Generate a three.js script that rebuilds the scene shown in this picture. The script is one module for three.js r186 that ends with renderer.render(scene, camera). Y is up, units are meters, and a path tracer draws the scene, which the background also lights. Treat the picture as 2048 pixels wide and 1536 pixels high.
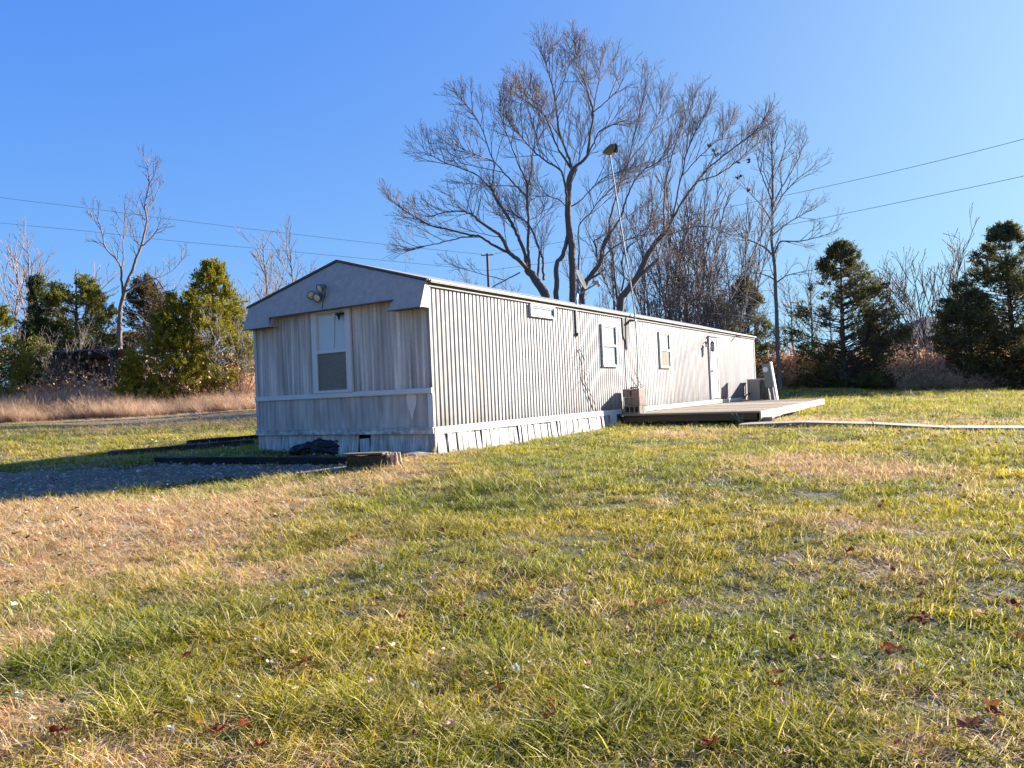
import * as THREE from 'three';
import { mergeGeometries } from 'three/addons/utils/BufferGeometryUtils.js';
import { RoundedBoxGeometry } from 'three/addons/geometries/RoundedBoxGeometry.js';

const V3 = THREE.Vector3, rad = THREE.MathUtils.degToRad, clamp = THREE.MathUtils.clamp, lerp = THREE.MathUtils.lerp, sstep = THREE.MathUtils.smoothstep;

// ------------------------------------------------------------------ camera, sky, sun, exposure
const scene = new THREE.Scene();
const EYE = 1.4, FOC = 1438.9;                       // focal length in pixels of a 2048 x 1536 picture
const camera = new THREE.PerspectiveCamera(2 * Math.atan(768 / FOC) * 180 / Math.PI, 4 / 3, 0.1, 900);
camera.position.set(0, EYE, 0);
camera.rotation.order = 'YXZ';
camera.rotation.set(rad(0.877), 0, rad(-2.495));
scene.add(camera);
camera.updateMatrixWorld(true);

const YAW = rad(57.354), SB = EYE - 0.447;           // the mobile home's turn, and the height of its siding's foot
const HOME = new V3(-1.25, SB, -11.2);
const T = (u, y, v) => new V3(u, y, v).applyAxisAngle(new V3(0, 1, 0), YAW).add(HOME);   // along the long side, up, out of the long side
const UV = (x, z) => { const p = new V3(x - HOME.x, 0, z - HOME.z).applyAxisAngle(new V3(0, 1, 0), -YAW); return [p.x, p.z]; };

const sunDir = T(2.02, 0.76, 1).sub(HOME).normalize();
const SKYW = 1024, SKYH = 512, skyData = new Float32Array(SKYW * SKYH * 4);
for (let r = 0; r < SKYH; r++) for (let c = 0; c < SKYW; c++) {
  const el = ((r + 0.5) / SKYH - 0.5) * Math.PI, az = ((c + 0.5) / SKYW - 0.5) * 2 * Math.PI;
  const d = new V3(Math.cos(az) * Math.cos(el), Math.sin(el), Math.sin(az) * Math.cos(el));
  const e = Math.max(0, el) * 180 / Math.PI, g = Math.acos(clamp(d.dot(sunDir), -1, 1)) * 180 / Math.PI;
  const t = Math.exp(-e / 15), s = Math.exp(-g / 26), o = (r * SKYW + c) * 4;
  const SK = 0.28; skyData[o] = SK * (0.016 + 0.31 * t + 0.7 * s);
  skyData[o + 1] = SK * (0.172 + 0.5 * t + 0.82 * s);
  skyData[o + 2] = SK * (0.8 + 0.22 * t + 0.24 * s);
  skyData[o + 3] = 1;
}
const sky = new THREE.DataTexture(skyData, SKYW, SKYH, THREE.RGBAFormat, THREE.FloatType);
sky.mapping = THREE.EquirectangularReflectionMapping; sky.magFilter = THREE.LinearFilter; sky.needsUpdate = true;
scene.background = sky; scene.environment = sky;

const sun = new THREE.DirectionalLight(new THREE.Color(1, 0.965, 0.9), 5);
sun.position.copy(sunDir).multiplyScalar(80).add(new V3(4, 0, -20));
sun.target.position.set(4, 0, -20);
sun.castShadow = true; sun.shadow.mapSize.set(4096, 4096); sun.shadow.radius = 1;
Object.assign(sun.shadow.camera, { left: -60, right: 60, top: 40, bottom: -40, near: 1, far: 220 });
scene.add(sun, sun.target);

const renderer = new THREE.WebGLRenderer({ antialias: true });
renderer.toneMapping = THREE.LinearToneMapping;
renderer.toneMappingExposure = 3.85;
renderer.shadowMap.enabled = true;

// ------------------------------------------------------------------ helpers
function rng(seed) { let s = seed | 0; return () => { s = (s + 0x6d2b79f5) | 0; let t = Math.imul(s ^ (s >>> 15), 1 | s); t = (t + Math.imul(t ^ (t >>> 7), 61 | t)) ^ t; return ((t ^ (t >>> 14)) >>> 0) / 4294967296; }; }
const hash = (x, y) => { let h = Math.imul(x | 0, 374761393) ^ Math.imul(y | 0, 668265263); h = Math.imul(h ^ (h >>> 13), 1274126177); return ((h ^ (h >>> 16)) >>> 0) / 4294967296; };
function noise(x, y) {
  const ix = Math.floor(x), iy = Math.floor(y), fx = x - ix, fy = y - iy, a = fx * fx * (3 - 2 * fx), b = fy * fy * (3 - 2 * fy);
  return lerp(lerp(hash(ix, iy), hash(ix + 1, iy), a), lerp(hash(ix, iy + 1), hash(ix + 1, iy + 1), a), b);
}
const fbm = (x, y, n = 4) => { let s = 0, a = 0.5, w = 0; for (let i = 0; i < n; i++) { s += a * noise(x, y); w += a; a *= 0.5; x = x * 2.03 + 17.1; y = y * 2.03 + 5.3; } return s / w; };

const names = new Map();
const numbered = (n) => { const k = names.get(n) ?? 0; names.set(n, k + 1); return k ? `${n}_${String(k).padStart(3, '0')}` : n; };
function tag(o, label, category, group, kind) {
  if (label) o.userData.label = label;
  if (category) o.userData.category = category;
  if (group) o.userData.group = group;
  if (kind) o.userData.kind = kind;
  return o;
}
function thing(name, label, category, pos, turn = 0, group) {
  const g = new THREE.Group(); g.name = numbered(name); g.position.copy(pos); g.rotation.y = turn; scene.add(g);
  return tag(g, label, category, group);
}
function mesh(name, geometry, material, parent) {
  const m = new THREE.Mesh(geometry, material); m.castShadow = m.receiveShadow = true;
  m.name = parent ? name : numbered(name); (parent ?? scene).add(m); return m;
}
const sub = (name, parent) => { const g = new THREE.Group(); g.name = name; parent.add(g); return g; };
const rgb = (r, g, b) => new THREE.Color().setRGB(r, g, b);
const mat = (c, rough = 0.8, more = {}) => new THREE.MeshStandardMaterial({ color: Array.isArray(c) ? rgb(...c) : c, roughness: rough, ...more });
const box = (w, h, d, x = 0, y = 0, z = 0) => new THREE.BoxGeometry(w, h, d).translate(x, y, z);
const rbox = (w, h, d, r, x = 0, y = 0, z = 0) => new RoundedBoxGeometry(w, h, d, 1, r).translate(x, y, z);
function bar(p, q, w, h) {                              // a box from p to q
  const d = q.clone().sub(p), g = new THREE.BoxGeometry(w, h, d.length());
  const m = new THREE.Matrix4().lookAt(q, p, new V3(0, 1, 0)); m.setPosition(p.clone().add(q).multiplyScalar(0.5));
  return g.applyMatrix4(m);
}
const plain = (g) => { const n = g.index ? g.toNonIndexed() : g; for (const k of Object.keys(n.attributes)) if (!['position', 'normal', 'uv'].includes(k)) n.deleteAttribute(k); return n; };
const merge = (gs) => mergeGeometries(gs.map(plain));
function tube(pts, r, sides = 6, segs = 0) { return new THREE.TubeGeometry(new THREE.CatmullRomCurve3(pts), segs || pts.length * 3, r, sides); }

function tex(w, h, fn, srgb = true) {
  const d = new Uint8Array(w * h * 4);
  for (let y = 0; y < h; y++) for (let x = 0; x < w; x++) {
    const c = fn(x / w, y / h), o = (y * w + x) * 4;
    for (let k = 0; k < 3; k++) d[o + k] = clamp((Array.isArray(c) ? c[k] : c) * 255, 0, 255);
    d[o + 3] = 255;
  }
  const t = new THREE.DataTexture(d, w, h); t.wrapS = t.wrapT = THREE.RepeatWrapping; t.magFilter = THREE.LinearFilter; t.minFilter = THREE.LinearFilter;
  if (srgb) t.colorSpace = THREE.SRGBColorSpace; t.needsUpdate = true; return t;
}
// a camera ray through a pixel of the 2048 x 1536 photograph, and where things seen there stand
const camX = new V3(), camY = new V3(), camZ = new V3(); camera.matrixWorld.extractBasis(camX, camY, camZ);
const fwd = new V3(0, 0, -1);
const ray = (px, py) => { const d = camZ.clone().negate().addScaledVector(camX, (px - 1024) / FOC).addScaledVector(camY, -(py - 768) / FOC); return d.multiplyScalar(1 / d.dot(fwd)); };
const at = (px, py, depth) => ray(px, py).multiplyScalar(depth).add(camera.position);

// ------------------------------------------------------------------ the lie of the land
const spots = [];
const spotUV = (u, v, y) => { const p = T(u, 0, v); spots.push([p.x, p.z, SB + y]); };
spotUV(0, 0.2, -0.45); spotUV(0.4, -0.3, -0.43); spotUV(0, -4.2, -0.38); spotUV(3.3, 0.2, -0.43); spotUV(6.7, 0.2, -0.41); spotUV(6.8, 2.5, -0.4); spotUV(13, 3.2, -0.38); spotUV(19.8, 0.5, -0.36); spotUV(19.8, -4.2, -0.28);
spotUV(-3.2, -1.25, -0.62); spotUV(-4.35, -1.77, -0.6); spotUV(-5, -2.2, -0.56); spotUV(-3.6, -5.85, -0.49); spotUV(-2, -6, -0.41); spotUV(-1.2, -2, -0.48); spotUV(5, -7, -0.25);
for (const s of [[0, 0, 0], [-4, 0, -0.03], [4, 0, 0], [0, -3, 0.1], [-3, -5, 0.17], [0, -6, 0.24], [4, -6, 0.25], [8, -6, 0.25], [14, -6, 0.25], [0, 10, -0.4], [9.2, -12.9, 0.36], [5.5, -14.4, 0.54], [3, -10.5, 0.42],
  [14, -22, 0.46], [20, -30, 0.36], [33, -46, 0.12], [24, -44, 0.52], [16, -42, 0.98], [30, -34, 0.2], [40, -60, 0.3], [-17.8, -25, 1.14], [-10.7, -30, 1.22], [-12.1, -17, 0.86], [-9, -18, 0.79], [-25, -38, 1.75], [-12, -42, 1.85], [-14, -9, 0.6],
  [0, -60, 1.6], [-60, -60, 2.6], [70, -60, 0.6], [40, -25, 0.15], [-40, -15, 1.2], [0, 120, 0], [150, 0, 0.4], [-150, 0, 1.5], [0, -200, 1.6], [150, -150, 1], [-150, -150, 2]]) spots.push(s);
function height(x, z) {
  let s = 0, w = 0;
  for (const [a, b, y] of spots) { const d = (a - x) ** 2 + (b - z) ** 2 + 1.2, k = 1 / (d * Math.sqrt(d)); s += k * y; w += k; }
  return s / w + (fbm(x * 0.7, z * 0.7, 2) - 0.5) * 0.05;
}
const onGround = (x, z, lift = 0) => new V3(x, height(x, z) + lift, z);
function ground(px, py) {                                // where the sight line through a pixel meets the land
  const d = ray(px, py); let a = 0.5, b = 0.5;
  for (let k = 0; k < 900; k++) { b = a * 1.012 + 0.01; const p = d.clone().multiplyScalar(b).add(camera.position); if (p.y < height(p.x, p.z)) break; a = b; if (b > 120) break; }
  for (let k = 0; k < 14; k++) { const m = (a + b) / 2, p = d.clone().multiplyScalar(m).add(camera.position); if (p.y < height(p.x, p.z)) b = m; else a = m; }
  const p = d.multiplyScalar(b).add(camera.position); return onGround(p.x, p.z);
}
// straw patches, taller green patches and the gravel, by where they lie
const strawSpots = [[60, 1085, 1.7, 1.3], [240, 1060, 1.4, 1.3], [140, 1120, 0.9, 1.2], [-150, 1100, 2, 1.2], [20, 1150, 0.7, 0.8], [430, 1050, 0.8, 0.8], [380, 1140, 0.5, 0.8], [520, 1150, 0.35, 0.6], [640, 975, 0.9, 0.8], [740, 960, 0.7, 0.7], [560, 1000, 0.8, 0.7], [1640, 930, 0.9, 1], [1760, 942, 0.8, 1], [1690, 1050, 0.5, 0.7],
  [1720, 1110, 0.4, 0.7], [1780, 1140, 0.35, 0.6], [10, 1300, 0.35, 1], [20, 1480, 0.3, 1], [200, 1530, 0.3, 0.8], [560, 1530, 0.2, 0.6], [1800, 1380, 0.3, 0.4], [1950, 1480, 0.3, 0.4], [1300, 1000, 0.6, 0.35], [1620, 842, 1.0, 0.9], [1950, 846, 1.5, 0.5], [1340, 870, 1.1, 0.6], [810, 925, 0.6, 0.9],
  [60, 1010, 1.0, 0.9], [330, 1010, 0.9, 0.8], [470, 1030, 0.6, 0.9]].map(([x, y, r, k]) => { const p = ground(x, y); return [p.x, p.z, r, k]; });
const tallSpots = [[540, 1120, 0.5], [640, 1090, 0.45], [430, 1160, 0.3], [1240, 1390, 0.22], [1180, 1470, 0.2], [350, 1270, 0.3], [820, 1010, 0.5], [900, 1060, 0.5], [640, 1300, 0.3], [1500, 1480, 0.2], [250, 1440, 0.25], [700, 1430, 0.22], [1650, 1460, 0.2], [120, 1220, 0.35], [1000, 1330, 0.25], [200, 1290, 0.35], [480, 1230, 0.4], [300, 1400, 0.3], [760, 1130, 0.4], [1050, 1130, 0.35], [560, 1420, 0.25], [860, 1480, 0.2], [940, 980, 0.5], [1400, 1440, 0.2], [100, 1340, 0.3]].map(([x, y, r]) => { const p = ground(x, y); return [p.x, p.z, r]; });
const gravelSpots = [[-120, 975, 1.5], [20, 972, 1.25], [150, 965, 1.15], [270, 958, 1.0], [370, 948, 0.75], [470, 944, 0.5], [560, 940, 0.42], [650, 938, 0.36]].map(([x, y, r]) => { const p = ground(x, y); return [p.x, p.z, r]; });
const blob = (list, x, z) => { let m = 0; for (const s of list) { const d = ((s[0] - x) ** 2 + (s[1] - z) ** 2) / (s[2] * s[2]); if (d < 5) m = Math.max(m, (s[3] ?? 1) * Math.exp(-d)); } return m; };
const gravel = (x, z) => blob(gravelSpots, x, z) + (fbm(x * 2.2, z * 2.2) - 0.5) * 0.5;
function straw(x, z) {
  const d = Math.hypot(x, z);
  let s = 1.1 * blob(strawSpots, x, z) + (fbm(x * 0.55 + 40, z * 0.55) - 0.54) * 0.7 + (fbm(x * 2.4, z * 2.4 + 9) - 0.5) * 0.9 + 0.08;
  if (x < -7 && z < -19) s += 0.3 + sstep(-z, 22, 26) * 0.7;
  return clamp(s, 0, 1);
}

// ------------------------------------------------------------------ ground, gravel, lane, path
{
  const n = 300, pos = [], col = [], uv = [], idx = [];
  const warp = (t) => Math.sign(t) * (Math.abs(t) * 22 + Math.pow(Math.abs(t), 5) * 330);
  for (let j = 0; j <= n; j++) for (let i = 0; i <= n; i++) {
    const x = warp(i / n * 2 - 1), z = -10 + warp(j / n * 2 - 1), s = straw(x, z), f = fbm(x * 3, z * 3);
    pos.push(x, height(x, z), z); uv.push(x / 1.7, z / 1.7);
    const a = [0.06, 0.055, 0.012], b = [0.62, 0.42, 0.24];
    for (let k = 0; k < 3; k++) col.push(lerp(a[k], b[k], s * 0.9) * (0.7 + 0.6 * f));
  }
  for (let j = 0; j < n; j++) for (let i = 0; i < n; i++) { const a = j * (n + 1) + i, b = a + 1, c = a + n + 1, d = c + 1; idx.push(a, c, b, b, c, d); }
  const g = new THREE.BufferGeometry();
  g.setAttribute('position', new THREE.Float32BufferAttribute(pos, 3)); g.setAttribute('color', new THREE.Float32BufferAttribute(col, 3)); g.setAttribute('uv', new THREE.Float32BufferAttribute(uv, 2));
  g.setIndex(idx); g.computeVertexNormals();
  const thatch = tex(512, 512, (x, y) => 0.55 + 0.45 * fbm(x * 60, y * 24, 3) * (0.5 + fbm(x * 9, y * 9, 2)));
  tag(mesh('lawn_ground', g, mat(0xffffff, 1, { vertexColors: true, map: thatch, bumpMap: thatch, bumpScale: 0.02 })), 'lawn of mixed green and straw coloured winter grass', null, null, 'structure');
}
function drape(inside, x0, x1, z0, z1, step, lift) {     // a sheet laid on the land wherever inside(x, z) is positive
  const pos = [], uv = [], idx = [], nx = Math.round((x1 - x0) / step), nz = Math.round((z1 - z0) / step), at_ = new Map();
  const vert = (i, j) => { const k = j * (nx + 1) + i; if (!at_.has(k)) { const x = x0 + i * step, z = z0 + j * step; at_.set(k, pos.length / 3); pos.push(x, height(x, z) + lift, z); uv.push(x, z); } return at_.get(k); };
  for (let j = 0; j < nz; j++) for (let i = 0; i < nx; i++) if (inside(x0 + (i + 0.5) * step, z0 + (j + 0.5) * step)) { const a = vert(i, j), b = vert(i + 1, j), c = vert(i, j + 1), d = vert(i + 1, j + 1); idx.push(a, c, b, b, c, d); }
  const g = new THREE.BufferGeometry(); g.setAttribute('position', new THREE.Float32BufferAttribute(pos, 3)); g.setAttribute('uv', new THREE.Float32BufferAttribute(uv, 2)); g.setIndex(idx); g.computeVertexNormals(); return g;
}
const grit = tex(512, 512, (x, y) => { const a = noise(x * 90, y * 90), b = fbm(x * 14, y * 14, 3); return [0.44 + 0.3 * a + 0.25 * b, 0.41 + 0.29 * a + 0.24 * b, 0.36 + 0.28 * a + 0.22 * b]; });
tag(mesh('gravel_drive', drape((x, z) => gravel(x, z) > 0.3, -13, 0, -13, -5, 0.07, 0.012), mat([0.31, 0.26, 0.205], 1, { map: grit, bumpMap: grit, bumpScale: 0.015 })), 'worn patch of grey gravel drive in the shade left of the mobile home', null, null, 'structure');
const laneA = at(-300, 856, 24), laneB = at(520, 821, 30), laneDir = new V3(laneB.x - laneA.x, 0, laneB.z - laneA.z).normalize();
const laneOff = (x, z) => (x - laneA.x) * laneDir.z - (z - laneA.z) * laneDir.x + (fbm(x * 0.6, z * 0.6, 2) - 0.5) * 0.8;
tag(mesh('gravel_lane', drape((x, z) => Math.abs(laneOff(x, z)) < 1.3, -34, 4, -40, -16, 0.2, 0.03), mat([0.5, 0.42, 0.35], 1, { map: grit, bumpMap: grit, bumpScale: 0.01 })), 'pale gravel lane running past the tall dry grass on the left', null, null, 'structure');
const pathA = ground(1575, 851), pathB = ground(2060, 862).add(new V3(6, 0, 2.8)), pathDir = new V3(pathB.x - pathA.x, 0, pathB.z - pathA.z).normalize();
const pathOff = (x, z) => (x - pathA.x) * pathDir.z - (z - pathA.z) * pathDir.x, pathOn = (x, z) => { const a = (x - pathA.x) * pathDir.x + (z - pathA.z) * pathDir.z; return a > -1.2 && a < 14; };
{
  const path = new THREE.Group(); path.name = 'concrete_path'; scene.add(path);
  tag(path, 'narrow concrete path leading right from the corner of the deck', null, null, 'structure');
  const m = [mat([0.46, 0.42, 0.36], 0.9, { map: grit }), mat([0.5, 0.45, 0.39], 0.9, { map: grit })];
  for (let k = 0; k < 12; k++) {
    const c = pathA.clone().addScaledVector(pathDir, -0.9 + k * 1.22), e = pathA.clone().addScaledVector(pathDir, -0.9 + k * 1.22 + 1.2), a = onGround(c.x, c.z, 0.035), b = onGround(e.x, e.z, 0.035);
    mesh('paving_slab', bar(a, b, 0.8, 0.09), m[k % 2], path);
  }
}

// ------------------------------------------------------------------ mobile home
const streak = tex(512, 512, (x, y) => { const s = fbm(x * 46, y * 1.6 + 3, 4), b = fbm(x * 7, y * 3, 3), r = Math.max(0, fbm(x * 11 + 7, y * 0.8) - 0.55) * 1.6; const v = (0.62 + 0.36 * s + 0.16 * b) * (1 - 0.5 * Math.exp(-y * 16) * fbm(x * 12, y * 30, 3)) - 0.25 * Math.max(0, fbm(x * 23 + 50, y * 0.6, 2) - 0.66); return [v - r * 0.1, v - r * 0.17 - 0.004, v - r * 0.24 - 0.01]; });
const grime = tex(512, 512, (x, y) => { const s = fbm(x * 60, y * 1.1 + 3, 5), b = fbm(x * 9, y * 2.2, 4), f = noise(x * 200, y * 200); const v = 0.5 + 0.56 * s * (0.5 + b) + 0.05 * f - 0.5 * Math.max(0, fbm(x * 17 + 9, y * 0.7 + 2, 3) - 0.6); return [v, v - 0.005, v - 0.012]; });
const speck = tex(256, 256, (x, y) => 0.82 + 0.14 * fbm(x * 20, y * 20, 4) + 0.06 * noise(x * 120, y * 120));
const M = {
  siding: [mat([0.48, 0.437, 0.414], 0.6, { map: streak }), mat([0.435, 0.393, 0.37], 0.6, { map: streak }), mat([0.46, 0.42, 0.397], 0.5, { map: streak })],
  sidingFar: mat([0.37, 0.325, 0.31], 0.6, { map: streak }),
  front: [mat([0.84, 0.73, 0.6], 0.6, { map: grime }), mat([0.8, 0.7, 0.58], 0.6, { map: grime })],
  lower: mat([0.62, 0.55, 0.46], 0.65, { map: streak }), gable: mat([0.5, 0.415, 0.335], 0.65, { map: speck }),
  slat: mat([0.45, 0.425, 0.4], 0.6, { map: grime }), white: mat([0.76, 0.72, 0.64], 0.45, { map: speck }),
  dirtyWhite: mat([0.8, 0.76, 0.68], 0.6, { map: grime }),
  brown: mat([0.09, 0.06, 0.045], 0.6),
  roof: mat([0.3, 0.29, 0.28], 0.6, { map: speck }),
  dark: mat([0.02, 0.02, 0.02], 0.8), black: mat([0.012, 0.012, 0.014], 0.45),
  glass: new THREE.MeshPhysicalMaterial({ color: 0xffffff, roughness: 0.03, transmission: 1, thickness: 0, ior: 1.5 }),
  blind: mat([0.47, 0.485, 0.46], 0.8), screen: mat([0.24, 0.205, 0.15], 0.9, { map: speck }),
  galvanised: mat([0.5, 0.5, 0.5], 0.4, { metalness: 0.7 }), grey: mat([0.2, 0.21, 0.2], 0.55, { map: speck }), steel: mat([0.2, 0.2, 0.2], 0.5, { metalness: 0.6 }),
};
// corrugated sheet in the x-y plane facing +z: flat pans with a groove in each period
function ribbed(x0, x1, y0, y1, period, depth, uOff = 0) {
  const pos = [], nor = [], uv = [], xs = [];
  for (let x = Math.floor(x0 / period) * period; x < x1; x += period) for (const [a, z] of [[0, 0], [0.56, 0], [0.67, -depth], [0.89, -depth]]) xs.push([x + a * period, z]);
  xs.push([xs[xs.length - 1][0] + 0.11 * period, 0]);
  for (let k = 0; k + 1 < xs.length; k++) {
    let [a, za] = xs[k], [b, zb] = xs[k + 1]; if (b <= x0 || a >= x1) continue;
    if (a < x0) { za = lerp(za, zb, (x0 - a) / (b - a)); a = x0; } if (b > x1) { zb = lerp(za, zb, (x1 - a) / (b - a)); b = x1; }
    const n = new V3(za - zb, 0, b - a).normalize();
    for (const [x, y, z] of [[a, y0, za], [b, y0, zb], [b, y1, zb], [a, y0, za], [b, y1, zb], [a, y1, za]]) { pos.push(x, y, z); nor.push(n.x, 0, n.z); uv.push((x - x0) / 2.6 + uOff, y / 2.6); }
  }
  const g = new THREE.BufferGeometry(); g.setAttribute('position', new THREE.Float32BufferAttribute(pos, 3)); g.setAttribute('normal', new THREE.Float32BufferAttribute(nor, 3)); g.setAttribute('uv', new THREE.Float32BufferAttribute(uv, 2)); return g;
}
const L = 19.8, WID = 4.2, EAVE = 2.22;
const home = thing('mobile_home', 'long weathered beige single wide mobile home with corrugated metal siding', 'mobile home', HOME, YAW);
const R1 = rng(11);
{
  // long side: upright sheets of siding
  const cut = []; for (let u = 0; u < L - 0.5; u += 1.21) cut.push(u); cut.push(L);
  for (let k = 0; k + 1 < cut.length; k++) {
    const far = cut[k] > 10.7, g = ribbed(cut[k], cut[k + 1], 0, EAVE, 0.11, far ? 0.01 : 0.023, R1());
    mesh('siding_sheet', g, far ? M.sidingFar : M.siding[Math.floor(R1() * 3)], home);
  }
  // back and far end, plain
  mesh('rear_wall', box(L - 0.1, EAVE, 0.03, L / 2, EAVE / 2, -WID + 0.02), M.siding[0], home);
  mesh('end_wall', box(0.03, EAVE + 0.05, WID - 0.1, L - 0.02, EAVE / 2, -WID / 2), M.siding[1], home);
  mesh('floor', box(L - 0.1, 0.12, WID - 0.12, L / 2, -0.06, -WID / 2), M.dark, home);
  mesh('rear_skirt', box(L, 0.45, 0.03, L / 2, -0.25, -WID + 0.03), M.dirtyWhite, home);
  mesh('far_skirt', box(0.03, 0.45, WID - 0.1, L - 0.03, -0.25, -WID / 2), M.dirtyWhite, home);
  // front: ribbed sheets above the belt, smooth sheets below it
  const front = (name, g, m) => { const o = mesh(name, g, m, home); o.rotation.y = -Math.PI / 2; return o; };
  const seams = [-WID + 0.02, -3.42, -2.62, -1.66, -0.86, -0.02];
  for (let k = 0; k < 5; k++) front('siding_sheet', ribbed(seams[k], seams[k + 1], 0.53, 2.12, 0.118, 0.008, R1()), M.front[k % 2]);
  const low = [-WID + 0.02, -3.4, -1.9, -0.02];
  for (let k = 0; k < 3; k++) { const g = new THREE.PlaneGeometry(low[k + 1] - low[k] - 0.004, 0.55, 1, 1); const uvs = g.attributes.uv; for (let i = 0; i < uvs.count; i++) uvs.setXY(i, uvs.getX(i) * 0.6 + R1() * 0.001 + k * 0.31, uvs.getY(i) * 0.5 + 0.2); front('lower_panel', g.translate((low[k] + low[k + 1]) / 2, 0.26, -0.004 - k * 0.001), M.lower); }
  // stain left by a leak on the right lower panel, and two rust runs
  const drop = new THREE.Shape(); drop.moveTo(0, -0.17); drop.bezierCurveTo(0.02, -0.05, 0.09, 0.02, 0.085, 0.12); drop.bezierCurveTo(0.08, 0.2, -0.08, 0.2, -0.085, 0.12); drop.bezierCurveTo(-0.09, 0.02, -0.02, -0.05, 0, -0.17);
  front('water_stain', new THREE.ShapeGeometry(drop, 8).scale(1.25, 1.3, 1).translate(-0.42, 0.32, 0.004), mat([0.68, 0.61, 0.49], 0.7));
  // trims of the front
  mesh('belt_trim', rbox(0.035, 0.085, WID + 0.03, 0.006, -0.018, 0.575, -WID / 2), M.white, home);
  mesh('corner_trim', merge([box(0.05, 0.53, 0.012, 0.02, 0.265, 0.01), box(0.012, 0.53, 0.09, -0.008, 0.265, -0.036)]), M.white, home);
  mesh('corner_trim', merge([box(0.05, 1.6, 0.012, 0.02, 1.42, 0.01), box(0.012, 1.6, 0.03, -0.008, 1.42, -0.008)]), M.siding[1], home);
  mesh('corner_trim', box(0.02, 2.1, 0.07, -0.008, 1.05, -WID + 0.03), M.dirtyWhite, home);
  mesh('corner_trim', merge([box(0.06, EAVE, 0.012, L - 0.02, EAVE / 2, 0.01)]), M.white, home);
  mesh('skirt_trim', merge([rbox(0.04, 0.085, WID + 0.04, 0.006, -0.018, -0.06, -WID / 2), box(0.05, 0.018, WID + 0.04, -0.022, -0.008, -WID / 2)]), M.dirtyWhite, home);
  for (let k = 0; k < 5; k++) { const a = [0.0, 3.3, 7, 11.3, 15.6][k], b = [3.3, 7, 11.3, 15.6, L][k]; mesh('skirt_trim', rbox(b - a - 0.004, 0.115, 0.03, 0.006, (a + b) / 2, -0.058, 0.014), M.white, home); }
  // front skirt: loose sheets, one slipped
  const sk = [[-4.19, -3.56, 0], [-3.56, -2.9, 0.3], [-2.9, -1.62, 0.2], [-1.6, -1.37, 0.1], [-1.35, -0.02, 0.6]];
  sk.forEach(([a, b, t], k) => { const g = box(0.014, k === 3 ? 0.3 : 0.4, b - a - 0.012, 0, 0, 0); const o = mesh('skirt_sheet', g, k % 2 ? M.dirtyWhite : M.front[0], home); o.position.set(0.004 + k % 2 * 0.006, k === 3 ? -0.32 : -0.29, (a + b) / 2); o.rotation.z = -0.06 - 0.03 * (k % 3); o.rotation.x = k === 3 ? -0.07 : 0; });
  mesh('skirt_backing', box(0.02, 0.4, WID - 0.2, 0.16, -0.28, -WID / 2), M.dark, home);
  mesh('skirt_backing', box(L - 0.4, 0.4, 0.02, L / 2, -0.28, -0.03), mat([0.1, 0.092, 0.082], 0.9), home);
  // side skirt: separate upright strips of sheet, leaning every way
  let u = 0.04, lean = 0.3;
  while (u < 6.55) {
    const w = 0.085 + R1() * 0.05, big = u > 2.6 && u < 4; lean = lerp(lean, (R1() - 0.35) * (big ? 0.6 : 0.3), 0.55);
    const s = new THREE.Shape([[-w / 2, 0.36], [w / 2, 0.36], [w / 2 + (R1() - 0.5) * 0.03, 0], [-w / 2 + (R1() - 0.5) * 0.03, 0]].map((p) => new THREE.Vector2(...p)));
    const o = mesh('skirt_slat', new THREE.ExtrudeGeometry(s, { depth: 0.012, bevelEnabled: false }), M.slat, home);
    o.position.set(u + w / 2, -0.46 - R1() * 0.02, 0.02 + R1() * 0.03); o.rotation.set(-0.06 - R1() * 0.1, (R1() - 0.5) * 0.3, -lean * 0.5);
    u += w + 0.01 + R1() * 0.012;
  }
  mesh('skirt_slat', box(0.34, 0.38, 0.014, 6.55, -0.3, 0.04), M.white, home);
  mesh('skirt_corner', merge([box(0.09, 0.4, 0.02, 0.035, -0.3, 0.02), box(0.02, 0.4, 0.1, -0.012, -0.3, -0.03)]), M.slat, home);
  // gable: one folded panel leaning out over the front, with its cheeks and soffits
  const uOf = (y) => -0.21 + 0.36 * (y - 1.86);
  const out = [[0.03, 2.27], [0.03, 1.86], [-0.64, 1.86], [-0.57, 2.04], [-3.56, 2.04], [-3.5, 1.86], [-WID - 0.03, 1.86], [-WID - 0.03, 2.27], [-2.1, 2.88]];
  const g = new THREE.ExtrudeGeometry(new THREE.Shape(out.map((p) => new THREE.Vector2(...p))), { depth: 0.02, bevelEnabled: false }), P = g.attributes.position, Q = g.attributes.uv;
  for (let i = 0; i < P.count; i++) { const v = P.getX(i), y = P.getY(i), z = P.getZ(i); Q.setXY(i, v * 0.6, y * 0.6); P.setXYZ(i, uOf(y) - 0.02 + z, y, v); }
  const ix = g; for (let i = 0; i < ix.attributes.position.count; i += 3) { const p = ix.attributes.position; const a = [p.getX(i), p.getY(i), p.getZ(i)], q = ix.attributes.uv, b = [q.getX(i), q.getY(i)]; p.setXYZ(i, p.getX(i + 1), p.getY(i + 1), p.getZ(i + 1)); p.setXYZ(i + 1, ...a); q.setXY(i, q.getX(i + 1), q.getY(i + 1)); q.setXY(i + 1, ...b); }
  ix.computeVertexNormals(); mesh('gable_panel', ix, M.gable, home);
  const cheek = (v, y0, m) => { const s = new THREE.Shape([[uOf(y0) + 0.001, y0], [-0.004, y0], [-0.004, 2.26], [uOf(2.26) + 0.001, 2.26]].map((p) => new THREE.Vector2(...p))); mesh('gable_cheek', new THREE.ExtrudeGeometry(s, { depth: 0.012, bevelEnabled: false }).translate(0, 0, v), m, home); };
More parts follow.
